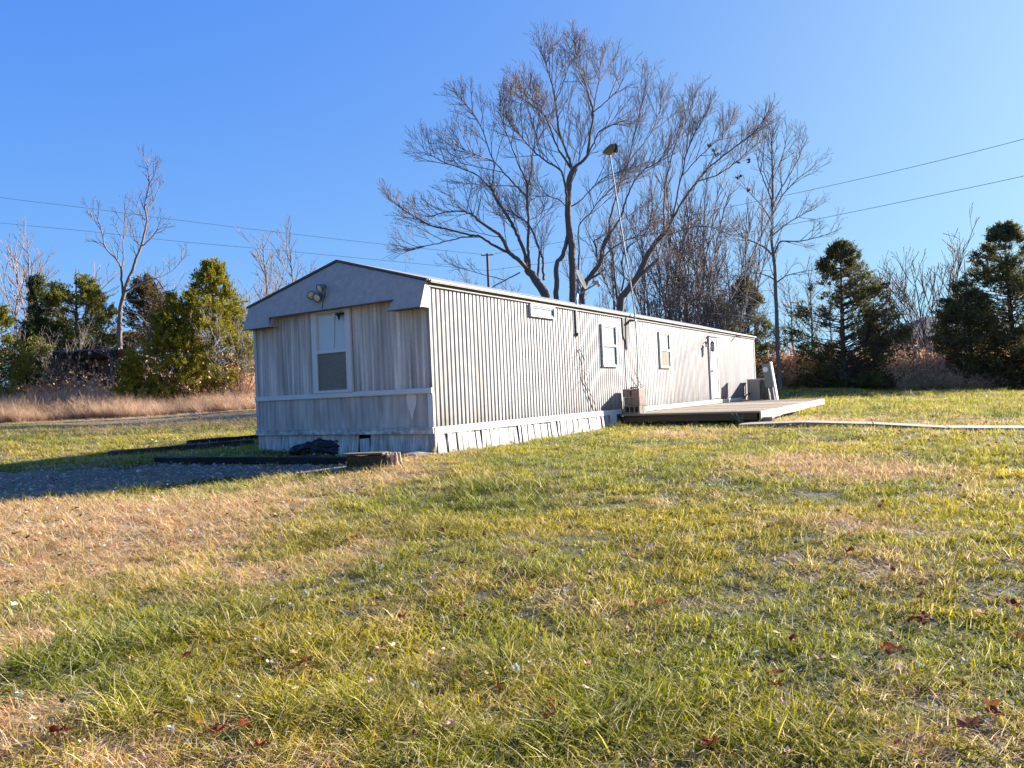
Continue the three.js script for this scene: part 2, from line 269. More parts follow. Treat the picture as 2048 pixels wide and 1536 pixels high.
  cheek(0.016, 1.862, M.siding[1]); cheek(-WID - 0.028, 1.862, M.gable); cheek(-0.63, 1.862, M.gable); cheek(-3.51, 1.862, M.gable);
  mesh('soffit', merge([box(0.2, 0.012, 0.6, -0.104, 1.872, -0.3), box(0.2, 0.012, 0.66, -0.104, 1.872, -3.87), box(0.15, 0.012, 2.84, -0.078, 2.05, -2.07)]), M.brown, home);
  mesh('gable_edging', merge([bar(new V3(-0.168, 2.03, -0.58), new V3(-0.168, 2.03, -3.55), 0.02, 0.018), bar(new V3(-0.232, 1.855, 0.03), new V3(-0.232, 1.855, -0.64), 0.02, 0.014), bar(new V3(-0.232, 1.855, -3.5), new V3(-0.232, 1.855, -WID - 0.03), 0.02, 0.014)]), M.brown, home);
  const e0 = new V3(uOf(2.28) - 0.03, 2.29, 0.07), rd = new V3(uOf(2.9) - 0.03, 2.91, -2.1), e1 = new V3(uOf(2.28) - 0.03, 2.29, -WID - 0.07);
  mesh('roof_edging', merge([bar(e0, rd, 0.03, 0.035), bar(e1, rd, 0.03, 0.035)]), M.brown, home);
  // roof of two sheets with seams
  const roof = (a, b, c, d) => { const q = [a, b, c, d], low = q.map((p) => p.clone().add(new V3(0, -0.03, 0))), pos = []; const quad = (i, j, k, l) => { for (const p of [i, j, k, i, k, l]) pos.push(p.x, p.y, p.z); }; quad(...q); quad(low[3], low[2], low[1], low[0]); for (let i = 0; i < 4; i++) quad(q[(i + 1) % 4], q[i], low[i], low[(i + 1) % 4]); const r = new THREE.BufferGeometry(); r.setAttribute('position', new THREE.Float32BufferAttribute(pos, 3)); r.setAttribute('uv', new THREE.Float32BufferAttribute(pos.filter((_, i) => i % 3 !== 1), 2)); r.computeVertexNormals(); return r; };
  const U0 = -0.05, U1 = 0.16, UE = L + 0.08;
  mesh('roof', roof(new V3(U0, 2.3, 0.075), new V3(UE, 2.3, 0.075), new V3(UE, 2.925, -2.1), new V3(U1, 2.925, -2.1)), M.roof, home);
  mesh('roof', roof(new V3(U1, 2.925, -2.103), new V3(UE, 2.925, -2.103), new V3(UE, 2.3, -WID - 0.075), new V3(U0, 2.3, -WID - 0.075)), M.roof, home);
  for (let k = 0; k < 3; k++) { const a = [-0.02, 4.98, 12.4][k], b = [4.975, 12.395, UE][k]; mesh('eave_rail', merge([rbox(b - a, 0.03, 0.05, 0.006, (a + b) / 2, 2.283, 0.07), box(b - a, 0.012, 0.06, (a + b) / 2, 2.262, 0.055)]), mat([0.34, 0.29, 0.24], 0.6), home); mesh('fascia', box(b - a, 0.06, 0.02, (a + b) / 2, 2.226, 0.022), M.brown, home); }  // fascia trim coloured dark to hold the shadow under the eave
}
// windows: white frames standing on the siding, two sashes, blinds behind the glass
const faceOut = (o, front) => { if (front) o.rotation.y = -Math.PI / 2; return o; };
function windowUnit(u0, u1, y0, y1, panes, front = false, fw = 0.048, fh = fw * 0.8) {
  const w = sub('window', home); faceOut(w, front);
  const W = u1 - u0, H = y1 - y0, cx = (u0 + u1) / 2, cy = (y0 + y1) / 2;
  w.position.set(front ? 0 : cx, cy, front ? cx : 0);
  mesh('frame', merge([box(W, fh, 0.045, 0, H / 2 - fh / 2, 0.022), box(W, fh, 0.05, 0, -H / 2 + fh / 2, 0.025), box(fw, H - 2 * fh, 0.045, -W / 2 + fw / 2, 0, 0.022), box(fw, H - 2 * fh, 0.045, W / 2 - fw / 2, 0, 0.022)]), M.white, w);
  const iw = W - 2 * fw; let top = H / 2 - fh, low = -H / 2 + fh, h = (top - low) / panes.length;
  panes.forEach((p, k) => {
    const a = top - k * h, b = a - h, gap = 0.02;
    if (k) mesh('meeting_rail', box(iw, 0.045, 0.036, 0, a, 0.022), M.white, w);
    const ph = h - gap * 2 - (panes.length > 1 ? 0.0 : 0), yc = (a + b) / 2;
    mesh('sash', merge([box(iw, 0.02, 0.024, 0, yc + ph / 2, 0.014), box(iw, 0.02, 0.024, 0, yc - ph / 2, 0.014), box(0.02, ph - 0.02, 0.024, -iw / 2 + 0.01, yc, 0.014), box(0.02, ph - 0.02, 0.024, iw / 2 - 0.01, yc, 0.014)]), front && p !== 'screen' ? M.white : M.grey, w);
    mesh(p === 'screen' ? 'insect_screen' : 'blind', box(iw - 0.042, ph - 0.022, 0.003, 0, yc, p === 'screen' ? 0.02 : 0.006), p === 'screen' ? M.screen : M.blind, w);
    mesh('pane', box(iw - 0.04, ph - 0.02, 0.002, 0, yc, 0.014), M.glass, w);
  });
  return w;
}
windowUnit(6.15, 6.95, 1.0, 1.99, ['blind', 'blind']);
windowUnit(9.72, 10.51, 1.0, 1.98, ['blind', 'screen']);
windowUnit(3.04, 3.99, 1.94, 2.18, ['blind'], false, 0.04);
{
  const w = windowUnit(-2.61, -1.67, 0.62, 2.035, ['blind', 'screen'], true, 0.12, 0.045);
  mesh('curtain_fold', bar(new V3(0.1, 0.6, 0.009), new V3(0.05, 0.06, 0.009), 0.035, 0.004), mat([0.5, 0.52, 0.52], 0.9), w);
  const br = mesh('curtain_bracket', merge([box(0.17, 0.03, 0.05, 0.27, 0.62, 0.07), new THREE.ConeGeometry(0.06, 0.13, 4).rotateX(Math.PI).translate(0.25, 0.56, 0.07)]), M.dark, w);
}
{
  const d = sub('door', home); d.position.set(14.48, 1.04, 0);
  mesh('frame', merge([box(0.88, 0.05, 0.05, 0, 0.965, 0.025), box(0.06, 1.93, 0.05, -0.41, -0.025, 0.025), box(0.06, 1.93, 0.05, 0.41, -0.025, 0.025)]), M.white, d);
  mesh('door_leaf', merge([box(0.76, 1.92, 0.03, 0, -0.02, 0.014), box(0.5, 0.6, 0.008, 0, -0.45, 0.033), box(0.5, 0.75, 0.008, 0, 0.42, 0.033)]), mat([0.72, 0.69, 0.63], 0.5, { map: speck }), d);
  mesh('drip_cap', box(0.96, 0.025, 0.08, 0, 1.005, 0.04), M.dark, d);
  mesh('handle', merge([new THREE.SphereGeometry(0.035, 8, 6).translate(-0.32, -0.1, 0.07), box(0.05, 0.16, 0.02, -0.32, -0.08, 0.035), new THREE.CylinderGeometry(0.022, 0.022, 0.03, 8).rotateX(Math.PI / 2).translate(-0.32, 0.1, 0.04)]), M.steel, d);
  mesh('closer', box(0.03, 0.5, 0.03, -0.36, 0.42, 0.05), M.dark, d);
}
{ // wall shadow built as a dark sheet by the mast; dark bar below the dish
  const s = new THREE.Shape([[-0.1, 0.56], [0.33, 0.56], [0.33, 0.22], [0.25, 0.16], [0.22, -0.1], [0.12, -0.24], [0.05, -0.02], [-0.08, 0.12]].map((p) => new THREE.Vector2(...p)));
  mesh('dark_strip', new THREE.ExtrudeGeometry(s, { depth: 0.006, bevelEnabled: false }).translate(7.44, 1.64, 0.02), mat([0.12, 0.105, 0.1], 0.8, { map: grime }), home);
  mesh('dark_strip', merge([box(0.075, 0.5, 0.02, 4.95, 1.95, 0.02), new THREE.ConeGeometry(0.045, 0.1, 4).rotateX(Math.PI).translate(4.94, 1.66, 0.02)]), mat([0.08, 0.065, 0.06], 0.7), home);
  mesh('bracket', bar(new V3(17.25, 2.2, 0.02), new V3(17.1, 2.14, 0.22), 0.03, 0.03), M.dark, home);
}
// ------------------------------------------------------------------ things on and beside the mobile home
{
  const t = thing('floodlight', 'twin bulb floodlight with sensor on the gable above the front window', 'floodlight', T(-0.06, 2.36, -2.28), YAW);
  mesh('mounting_plate', new THREE.CylinderGeometry(0.055, 0.055, 0.03, 14).rotateZ(Math.PI / 2).translate(0.01, 0, 0), M.gable, t);
  const head = (v, y, tilt) => {
    const g = sub('lamp_head', t); g.position.set(-0.09, y, v); g.rotation.set(0, tilt, 0.45);
    mesh('housing', new THREE.LatheGeometry([[0.02, 0.08], [0.045, 0.07], [0.06, 0.02], [0.078, -0.06], [0.07, -0.06], [0.05, 0.0]].map((p) => new THREE.Vector2(...p)), 16).rotateZ(-Math.PI / 2), mat([0.16, 0.14, 0.11], 0.5), g);
    mesh('lens', new THREE.SphereGeometry(0.07, 14, 8, 0, Math.PI * 2, 0, 1.2).scale(1, 0.5, 1).rotateZ(Math.PI / 2).translate(-0.035, 0, 0), mat([0.6, 0.56, 0.4], 0.25), g);
  };
  head(-0.17, -0.03, 0.9); head(0.09, 0.06, -0.15); head(0.0, -0.09, 0.2);
  mesh('cord', tube([new V3(-0.04, -0.02, 0.12), new V3(-0.1, -0.14, 0.14), new V3(-0.13, -0.31, 0.12)], 0.007, 5), M.dark, t);
}
{
  const t = thing('porch_lamp', 'dark lantern lamp on a bracket left of the white door', 'lamp', T(13.86, 1.72, 0), YAW);
  mesh('wall_plate', box(0.08, 0.18, 0.02, 0, 0.08, 0.012), M.dark, t);
  mesh('arm', tube([new V3(0, 0.1, 0.02), new V3(0, 0.2, 0.1), new V3(0, 0.17, 0.2)], 0.014, 6), M.dark, t);
  mesh('lantern_cap', new THREE.ConeGeometry(0.085, 0.1, 6).translate(0, 0.14, 0.2), M.dark, t);
  mesh('lantern_cage', merge([0, 1, 2, 3, 4, 5].map((k) => box(0.012, 0.24, 0.012, Math.cos(k * 1.047) * 0.065, -0.03, 0.2 + Math.sin(k * 1.047) * 0.065))), M.dark, t);
  mesh('lantern_glass', new THREE.CylinderGeometry(0.055, 0.045, 0.22, 8).translate(0, -0.02, 0.2), mat([0.55, 0.53, 0.48], 0.3), t);
  mesh('lantern_base', new THREE.CylinderGeometry(0.06, 0.03, 0.05, 6).translate(0, -0.16, 0.2), M.dark, t);
}
{
  const base = T(4.98, 2.3, 0.02), t = thing('satellite_dish', 'grey satellite dish on a short mast at the roof edge', 'satellite dish', base, 0);
  const D = at(1159.5, 562, 15.6).sub(base), N = new V3(0.86, 0.36, 0.3).normalize();
  const prof = []; for (let k = 0; k <= 8; k++) { const r = k / 8 * 0.29; prof.push(new THREE.Vector2(r, r * r * 0.55)); } for (let k = 8; k >= 0; k--) { const r = k / 8 * 0.284; prof.push(new THREE.Vector2(r, r * r * 0.55 + 0.008)); }
  const dish = mesh('dish', new THREE.LatheGeometry(prof, 32).scale(0.88, 1, 1), mat([0.04, 0.04, 0.038], 0.9), t); dish.position.copy(D); dish.quaternion.setFromUnitVectors(new V3(0, 1, 0), N);
  const lnb = at(1193, 567, 15.5).sub(base), foot = D.clone().add(new V3(0.02, -0.26, 0));
  mesh('feed_arm', bar(foot, lnb, 0.035, 0.03), mat([0.26, 0.25, 0.21], 0.5), t);
  mesh('receiver', merge([rbox(0.15, 0.06, 0.1, 0.015).translate(lnb.x - 0.02, lnb.y + 0.03, lnb.z), new THREE.CylinderGeometry(0.03, 0.04, 0.09, 10).rotateZ(0.6).translate(lnb.x + 0.05, lnb.y - 0.03, lnb.z)]), mat([0.36, 0.33, 0.28], 0.5), t);
  const back = D.clone().addScaledVector(N, -0.06);
  mesh('mast', tube([new V3(0, -0.02, 0.02), new V3(0.0, 0.12, 0.03), back.clone().add(new V3(0, -0.1, 0)), back], 0.028, 8), M.galvanised, t);
  mesh('bracket', merge([bar(back, D, 0.1, 0.12), bar(new V3(0.08, 0.0, -0.02), back.clone().add(new V3(0.02, -0.14, 0)), 0.02, 0.02)]), M.steel, t);
}
{
  const foot = T(7.8, 0.02, 0.16), neck = T(7.8, 2.3, 0.16), top = at(1219, 306, neck.z * -1 + 0.35);
  const t = thing('antenna_mast', 'tall thin antenna mast rising past the eave with an amber head', 'antenna', foot, 0);
  const l = (p) => p.clone().sub(foot);
  mesh('pole', new THREE.TubeGeometry(new THREE.CatmullRomCurve3([l(foot), l(neck), l(neck).lerp(l(top), 0.5), l(top)]), 30, 0.017, 8), mat([0.24, 0.24, 0.235], 0.6), t);
  for (const y of [0.5, 2.15]) mesh('strap', box(0.1, 0.04, 0.2).rotateY(YAW).translate(...l(T(7.8, y, 0.09)).toArray()), M.steel, t);
  const h = l(top), g = new THREE.SphereGeometry(0.17, 14, 10), p = g.attributes.position, R = rng(3);
  for (let i = 0; i < p.count; i++) { const x = p.getX(i), k = x < 0 ? 1 + x * 3.2 : 1; p.setXYZ(i, x * (x < 0 ? 1.25 : 0.85) + (R() - 0.5) * 0.02, p.getY(i) * Math.max(0.25, k) * 0.8 + x * 0.35, p.getZ(i) * Math.max(0.25, k)); }
  g.computeVertexNormals();
  mesh('antenna_pod', g.translate(h.x + 0.03, h.y + 0.08, h.z), mat([0.2, 0.13, 0.03], 0.7), t);
  mesh('end_cap', merge([new THREE.CylinderGeometry(0.12, 0.12, 0.03, 12).rotateZ(Math.PI / 2 + 0.2).translate(h.x + 0.17, h.y + 0.12, h.z), rbox(0.08, 0.1, 0.1, 0.01, h.x + 0.13, h.y + 0.04, h.z + 0.06)]), M.dark, t);
  for (const [p, q, w] of [[[0.17, 0.14, 0], [0.3, 0.17, 0], 0.04], [[-0.1, 0, 0], [-0.3, -0.08, 0], 0.02]]) mesh('rod', bar(h.clone().add(new V3(...p)), h.clone().add(new V3(...q)), w, w), mat([0.6, 0.58, 0.5], 0.5), t);
  mesh('cable', tube([l(T(7.86, 0.95, 0.05)), l(T(8.0, 0.72, 0.07)), l(T(8.3, 0.55, 0.05)), l(T(8.5, 0.52, 0.03))], 0.008, 5), M.dark, t);
}
// deck of boards laid across, weathered rim, open underneath
const DK = { u0: 6.95, u1: 17.3, y: -0.12 }, deckV = (u) => lerp(3.24, 2.82, (u - DK.u0) / (DK.u1 - DK.u0));
{
  const t = thing('deck', 'low weathered wooden deck along the far half of the long side', 'deck', T(0, 0, 0), YAW), R = rng(21);
  const grain = tex(256, 256, (x, y) => { const s = fbm(x * 5, y * 60, 4), k = fbm(x * 20, y * 20, 2); const v = 0.55 + 0.35 * s + 0.14 * k; return [v, v * 0.985, v * 0.96]; });
  const wood = [[0.2, 0.14, 0.095], [0.38, 0.235, 0.135], [0.33, 0.235, 0.155], [0.48, 0.35, 0.22], [0.56, 0.43, 0.29]].map((c) => mat(c, 1, { map: grain }));
  const pale = [mat([0.5, 0.42, 0.33], 0.85, { map: grain }), mat([0.43, 0.35, 0.27], 0.85, { map: grain })], shade = mat([0.17, 0.13, 0.075], 0.9, { map: grain });
  for (let u = DK.u0; u < DK.u1 - 0.1; u += 0.146) {
    const len = deckV(u) - 0.06 + (R() - 0.5) * 0.02; const o = mesh('deck_board', box(0.136, 0.036, len), wood[Math.min(4, Math.floor(5 * clamp(noise(u * 0.9, 3) * 0.8 + R() * 0.35 - 0.05, 0, 0.99)))], t);
    o.position.set(u + 0.07, DK.y - 0.02 + (R() - 0.5) * 0.006, 0.06 + len / 2); o.rotation.z = (R() - 0.5) * 0.02;
  }
  const p = [DK.u0 - 0.02, 9.4, 12.4, 15.4, DK.u1];
  for (let k = 0; k < 4; k++) mesh('rim_board', bar(new V3(p[k] + 0.006, DK.y - 0.1 + 0.008 * (k % 2), deckV(p[k]) + 0.016), new V3(p[k + 1] - 0.006, DK.y - 0.1 - 0.006, deckV(p[k + 1]) + 0.016), 0.036, 0.19), pale[k % 2], t);
  mesh('end_joist', box(0.04, 0.15, deckV(DK.u0) - 0.16, DK.u0 + 0.05, DK.y - 0.115, 0.06 + deckV(DK.u0) / 2 - 0.04), shade, t);
  mesh('end_board', box(0.03, 0.04, deckV(DK.u0) - 0.04, DK.u0 - 0.016, DK.y - 0.018, deckV(DK.u0) / 2 + 0.03), pale[0], t);
  mesh('end_joist', box(0.04, 0.15, 2.7, DK.u1 - 0.05, DK.y - 0.115, 1.45), shade, t);
  for (const [u, v] of [[7.15, 0.4], [7.2, 1.8], [10.5, 3], [14, 2.9], [17, 2.7]]) { const y = height(T(u, 0, v).x, T(u, 0, v).z) - SB; mesh('post', box(0.09, DK.y - 0.06 - y + 0.1, 0.09, u, (DK.y - 0.06 + y - 0.1) / 2, v), shade, t); }
}
// hollow concrete blocks
const concrete = tex(256, 256, (x, y) => { const v = 0.62 + 0.22 * fbm(x * 24, y * 24, 4) + 0.14 * noise(x * 150, y * 150); return [v, v * 0.97, v * 0.93]; });
function block(len, label, pos, turn, tone, onSide = false) {
  const t = thing('concrete_block', label, 'concrete block', pos, turn, null), m = mat(tone, 0.95, { map: concrete, bumpMap: concrete, bumpScale: 0.004 });
  const cells = len > 0.3 ? 3 : 1, w = 0.19, h = 0.19, wall = 0.032, gs = [box(len, h, wall, 0, 0, w / 2 - wall / 2), box(len, h, wall, 0, 0, -w / 2 + wall / 2)];
  for (let k = 0; k <= cells; k++) gs.push(box(wall, h, w - 2 * wall, -len / 2 + wall / 2 + k * (len - wall) / cells, 0, 0));
  const o = mesh('block_shell', merge(gs), m, t); if (onSide) o.rotation.x = Math.PI / 2; return t;
}
{
  const tone = [[0.36, 0.32, 0.27], [0.33, 0.29, 0.25], [0.4, 0.34, 0.28], [0.45, 0.33, 0.26]], y0 = DK.y + 0.1, at_ = (u, k, v) => T(u, y0 + k * 0.196, v);
  block(0.39, 'bottom hollow block of the stack, cells facing out', at_(7.1, 0, 0.31), YAW + Math.PI / 2, tone[0], true);
  block(0.39, 'bottom block at the back of the stack by the wall', at_(7.33, 0, 0.3), YAW + Math.PI / 2 + 0.03, tone[2], true);
  block(0.39, 'middle layer block on the left of the stack', at_(7.2, 1, 0.21), YAW + 0.05, tone[1]);
  block(0.39, 'middle layer block on the right of the stack', at_(7.22, 1, 0.42), YAW - 0.04, tone[3]);
  block(0.39, 'top layer block on the left of the stack', at_(7.18, 2, 0.2), YAW - 0.03, tone[0]);
  block(0.39, 'pinkish top layer block on the right of the stack', at_(7.2, 2, 0.41), YAW + 0.02, tone[3]);
  const c = T(DK.u0 + 0.3, 0, deckV(7) + 0.12), y = height(c.x, c.z); block(0.39, 'single block lying on the grass under the deck corner', new V3(c.x, y + 0.07, c.z), YAW + 0.1, [0.48, 0.36, 0.29], true);
}
{
  const t = thing('air_conditioner', 'grey outdoor air conditioning unit beyond the deck by the far corner', 'air conditioner', T(17.95, 0, 0.18), YAW);
  const y0 = -0.16, h = 0.78;
  mesh('cabinet', merge([box(0.72, h - 0.1, 0.62, 0.39, y0 + h / 2, 0.4), box(0.02, h, 0.34, 0.01, y0 + h / 2, 0.17)]), M.dark, t);
  mesh('corner_panel', rbox(0.03, h, 0.44, 0.008, 0.0, y0 + h / 2, 0.2), mat([0.24, 0.23, 0.2], 0.5), t);
  for (const [x, z] of [[0.02, 0.74], [0.75, 0.74], [0.75, 0.02]]) mesh('corner_post', box(0.05, h, 0.05, x, y0 + h / 2, z), M.grey, t);
  mesh('top_cover', rbox(0.82, 0.035, 0.82, 0.01, 0.38, y0 + h + 0.01, 0.38), mat([0.55, 0.53, 0.47], 0.5), t);
  for (let k = 0; k < 6; k++) mesh('grille_bar', box(0.02, h - 0.06, 0.014, -0.006, y0 + h / 2, 0.46 + k * 0.046), M.grey, t);
  for (let k = 0; k < 9; k++) mesh('grille_bar', box(0.014, h - 0.06, 0.02, 0.09 + k * 0.075, y0 + h / 2, 0.765), M.grey, t);
  mesh('base_pan', box(0.86, 0.05, 0.86, 0.38, y0 - 0.03, 0.38), M.grey, t);
  mesh('refrigerant_line', tube([new V3(0, y0 + 0.3, 0.1), new V3(-0.12, y0 + 0.26, 0.0), new V3(-0.3, y0 + 0.1, -0.12)], 0.018, 6), M.dark, t);
}
{
  const b = T(17.62, -0.45, 1.13), t = thing('electric_meter_pedestal', 'leaning grey green electric meter pedestal in front of the air conditioner', 'meter pedestal', b, YAW);
  const g = sub('housing', t); g.rotation.x = -0.12;
  mesh('upper_box', rbox(0.2, 0.86, 0.27, 0.01, 0, 1.2, 0), mat([0.2, 0.235, 0.21], 0.55, { map: speck }), g);
  mesh('lit_side', rbox(0.24, 1.66, 0.05, 0.008, 0.0, 0.83, 0.165), mat([0.62, 0.62, 0.56], 0.45), g);  // side face paler than the box: sunlight put into its colour
  mesh('lower_cover', merge([box(0.1, 0.78, 0.1, 0, 0.38, 0.03), box(0.06, 0.78, 0.05, 0.02, 0.38, -0.09)]), M.grey, g);
  mesh('meter_dial', merge([new THREE.CylinderGeometry(0.085, 0.09, 0.08, 18).rotateZ(Math.PI / 2).translate(-0.13, 1.42, -0.02), new THREE.TorusGeometry(0.092, 0.012, 6, 18).rotateY(Math.PI / 2).translate(-0.11, 1.42, -0.02)]), mat([0.68, 0.68, 0.64], 0.25), g);
}
// dead vine on the long side
{
  const t = thing('dead_vine', 'dead leafless vine climbing the corrugated wall left of the first window', 'vine', T(5.2, 0, 0), YAW), R = rng(9), gs = [];
  const stem = (pts, r) => gs.push(tube(pts.map((p) => new V3(p[0] - 5.2, p[1], 0.02 + R() * 0.02)), r, 4, 12));
  stem([[5.75, -0.1], [5.55, 0.25], [5.32, 0.55], [5.15, 0.75], [5.2, 1.0], [5.12, 1.25], [5.0, 1.38]], 0.008); stem([[5.5, 0.02], [5.36, 0.3], [5.2, 0.6], [5.14, 0.8]], 0.007); stem([[5.15, 0.75], [4.95, 0.65], [4.7, 0.52]], 0.004); stem([[5.2, 0.95], [5.4, 0.85], [5.5, 0.7]], 0.004);
  stem([[5.18, 1.1], [5.0, 0.95], [4.85, 0.98]], 0.004); stem([[5.15, 1.2], [5.3, 1.25], [5.38, 1.15]], 0.004); stem([[5.0, 1.38], [4.8, 1.2], [4.72, 1.0]], 0.004);
  mesh('stem', merge(gs), mat([0.07, 0.05, 0.04], 0.9), t);
}
// timbers, tarpaulin, stump end and slab in front of the end wall
const tieTex = tex(256, 256, (x, y) => { const v = 0.35 + 0.5 * fbm(x * 40, y * 4, 4); return [v, v * 0.93, v * 0.86]; });
function timber(a, b, h, w, label, tone, y = 0) {
  const p = ground(...a), q = ground(...b), mid = p.clone().add(q).multiplyScalar(0.5), len = p.distanceTo(q), t = thing('timber', label, 'timber', mid.clone().setY(mid.y + y), Math.atan2(-(q.z - p.z), q.x - p.x));
  const g = new THREE.BoxGeometry(len, h, w, 24, 2, 2), P = g.attributes.position, R = rng(Math.round(len * 1000));
  for (let i = 0; i < P.count; i++) { const x = P.getX(i), k = fbm(x * 3 + len * 9, P.getY(i) * 9 + P.getZ(i) * 7, 2) - 0.5; P.setXYZ(i, x + (Math.abs(x) > len / 2 - 0.01 ? k * 0.1 : 0), P.getY(i) * (1 + k * 0.6), P.getZ(i) * (1 + k * 0.6)); }
  g.computeVertexNormals(); const o = mesh('beam', g, mat(tone, 0.9, { map: tieTex }), t); o.position.y = h / 2 - 0.02; o.rotation.z = Math.atan2(q.y - p.y, len); return t;
}
timber([218, 914], [508, 889], 0.13, 0.2, 'long grey timber lying in the grass, half in sun, left of the end wall', [0.22, 0.16, 0.11]);
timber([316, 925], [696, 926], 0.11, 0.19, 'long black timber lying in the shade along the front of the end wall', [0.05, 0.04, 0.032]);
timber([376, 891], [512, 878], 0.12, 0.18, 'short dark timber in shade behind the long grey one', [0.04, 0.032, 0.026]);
{
  const t = timber([702, 936], [780, 934], 0.2, 0.24, 'rotten wooden block with split end under a pale plank, below the front corner', [0.17, 0.13, 0.05], 0);
  const R = rng(4); mesh('plank', box(0.62, 0.025, 0.2, -0.06, 0.2, 0.02).rotateZ(0.01), mat([0.4, 0.33, 0.24], 0.9, { map: tieTex }), t);
  for (let k = 0; k < 6; k++) { const o = mesh('split_piece', new THREE.CylinderGeometry(0.02, 0.035, 0.2 + R() * 0.05, 5), mat([0.3 + R() * 0.15, 0.23 + R() * 0.1, 0.18 + R() * 0.06], 0.95), t); o.position.set(0.3 + (k % 3) * 0.05, 0.09, 0.08 - k * 0.04); o.rotation.set(R() * 0.3, 0, R() * 0.3 - 0.15); }
}
{
  const a = ground(578, 912), b = ground(716, 908), mid = a.clone().add(b).multiplyScalar(0.5), len = a.distanceTo(b), t = thing('tarpaulin_bundle', 'crumpled black plastic sheeting rolled up against the front skirt', 'plastic sheeting', mid, Math.atan2(-(b.z - a.z), b.x - a.x));
  const g = new THREE.SphereGeometry(1, 72, 40), P = g.attributes.position;
  for (let i = 0; i < P.count; i++) { const x = P.getX(i), y = P.getY(i), z = P.getZ(i), c = Math.sqrt(Math.max(0, 1 - x ** 4)), s = Math.max(1e-3, Math.sqrt(1 - x * x)), an = Math.atan2(y, z), k = 1 + 0.6 * (fbm(x * 4 + 3, an * 1.4 + 8, 3) - 0.5) + 0.9 * (Math.abs(fbm(x * 9, an * 3 + 20, 3) - 0.5) - 0.1) + 0.35 * (fbm(x * 30, an * 8, 2) - 0.5); P.setXYZ(i, x * len / 2, y / s * c * 0.15 * k * (1.0 + 0.35 * x) + 0.1, z / s * c * 0.2 * k); }
  g.computeVertexNormals(); mesh('sheeting', g, M.black, t);
}
{
  const p = ground(826, 915), R = rng(6), t = thing('flat_stone', 'flat pale stone slab lying at the front corner of the home', 'stone', p, 0.3), g = new THREE.DodecahedronGeometry(0.3, 2), P = g.attributes.position;
  for (let i = 0; i < P.count; i++) { const x = P.getX(i), z = P.getZ(i), k = 1 + 0.4 * (fbm(x * 6 + 4, z * 6, 3) - 0.5); P.setXYZ(i, x * 1.15 * k, P.getY(i) * 0.22 * k, z * 0.7 * k); }
  g.computeVertexNormals(); mesh('slab', g.translate(0, 0.03, 0), mat([0.42, 0.34, 0.27], 0.95, { map: concrete }), t);
}
function leafyWeed(px, py, label, n, len, col) {
  const t = thing('weed', label, 'weed', ground(px, py)), R = rng(px), pos = [], idx = [];
  for (let k = 0; k < n; k++) {
    const a = R() * 6.28, tilt = 0.15 + R() * 0.9, L_ = len * (0.6 + 0.6 * R()), w = 0.006 + R() * 0.006, dir = new V3(Math.cos(a), 0, Math.sin(a)), side = new V3(-dir.z, 0, dir.x), b = pos.length / 3;
    for (let s = 0; s <= 4; s++) { const f = s / 4, th = tilt * (0.4 + f), p = dir.clone().multiplyScalar(Math.sin(th) * L_ * f).add(new V3(0, Math.cos(th) * L_ * f, 0)), ww = w * (1 - f * 0.9); for (const q of [-1, 1]) { const v = p.clone().addScaledVector(side, q * ww); pos.push(v.x, v.y, v.z); } if (s) idx.push(b + s * 2 - 2, b + s * 2 - 1, b + s * 2, b + s * 2 - 1, b + s * 2 + 1, b + s * 2); }
  }
  const g = new THREE.BufferGeometry(); g.setAttribute('position', new THREE.Float32BufferAttribute(pos, 3)); g.setIndex(idx); g.computeVertexNormals(); mesh('blades', g, mat(col, 0.8, { side: THREE.DoubleSide }), t);
}
leafyWeed(778, 908, 'spiky green weed growing against the end wall skirt', 34, 0.36, [0.1, 0.14, 0.06]);
leafyWeed(866, 912, 'small dry weed at the foot of the front corner', 16, 0.2, [0.3, 0.24, 0.16]);
leafyWeed(1480, 852, 'tuft of pale green weed below the deck edge', 40, 0.3, [0.2, 0.24, 0.1]);
leafyWeed(1240, 856, 'dry weed at the end of the side skirt', 20, 0.22, [0.34, 0.29, 0.18]);

// ------------------------------------------------------------------ trees
class Tubes {                                            // gathers tapered tubes into one mesh
  constructor() { this.pos = []; this.nor = []; this.idx = []; }
  add(pts, r0, r1, sides = 4) {
    const n = pts.length, base = this.pos.length / 3, t = new V3(), a = new V3(), b = new V3(), ref = new V3();
    for (let i = 0; i < n; i++) {
      t.copy(pts[Math.min(i + 1, n - 1)]).sub(pts[Math.max(i - 1, 0)]).normalize();
      if (i === 0) { ref.set(Math.abs(t.y) < 0.9 ? 0 : 1, Math.abs(t.y) < 0.9 ? 1 : 0, 0.1); a.crossVectors(t, ref).normalize(); } else a.addScaledVector(t, -a.dot(t)).normalize();
      b.crossVectors(t, a);
      const r = lerp(r0, r1, i / (n - 1));
      for (let k = 0; k < sides; k++) { const c = Math.cos(k / sides * 6.2832), s = Math.sin(k / sides * 6.2832), x = a.x * c + b.x * s, y = a.y * c + b.y * s, z = a.z * c + b.z * s; this.pos.push(pts[i].x + x * r, pts[i].y + y * r, pts[i].z + z * r); this.nor.push(x, y, z); }
      if (i) for (let k = 0; k < sides; k++) { const p = base + (i - 1) * sides, q = base + i * sides, k2 = (k + 1) % sides; this.idx.push(p + k, p + k2, q + k, p + k2, q + k2, q + k); }
    }
    return this;
  }
  geometry() { const g = new THREE.BufferGeometry(); g.setAttribute('position', new THREE.Float32BufferAttribute(this.pos, 3)); g.setAttribute('normal', new THREE.Float32BufferAttribute(this.nor, 3)); g.setIndex(this.idx); return g; }
  build(name, material, parent) { return mesh(name, this.geometry(), material, parent); }
}
const smooth = (pts, n) => new THREE.CatmullRomCurve3(pts, false, 'centripetal').getPoints(n);
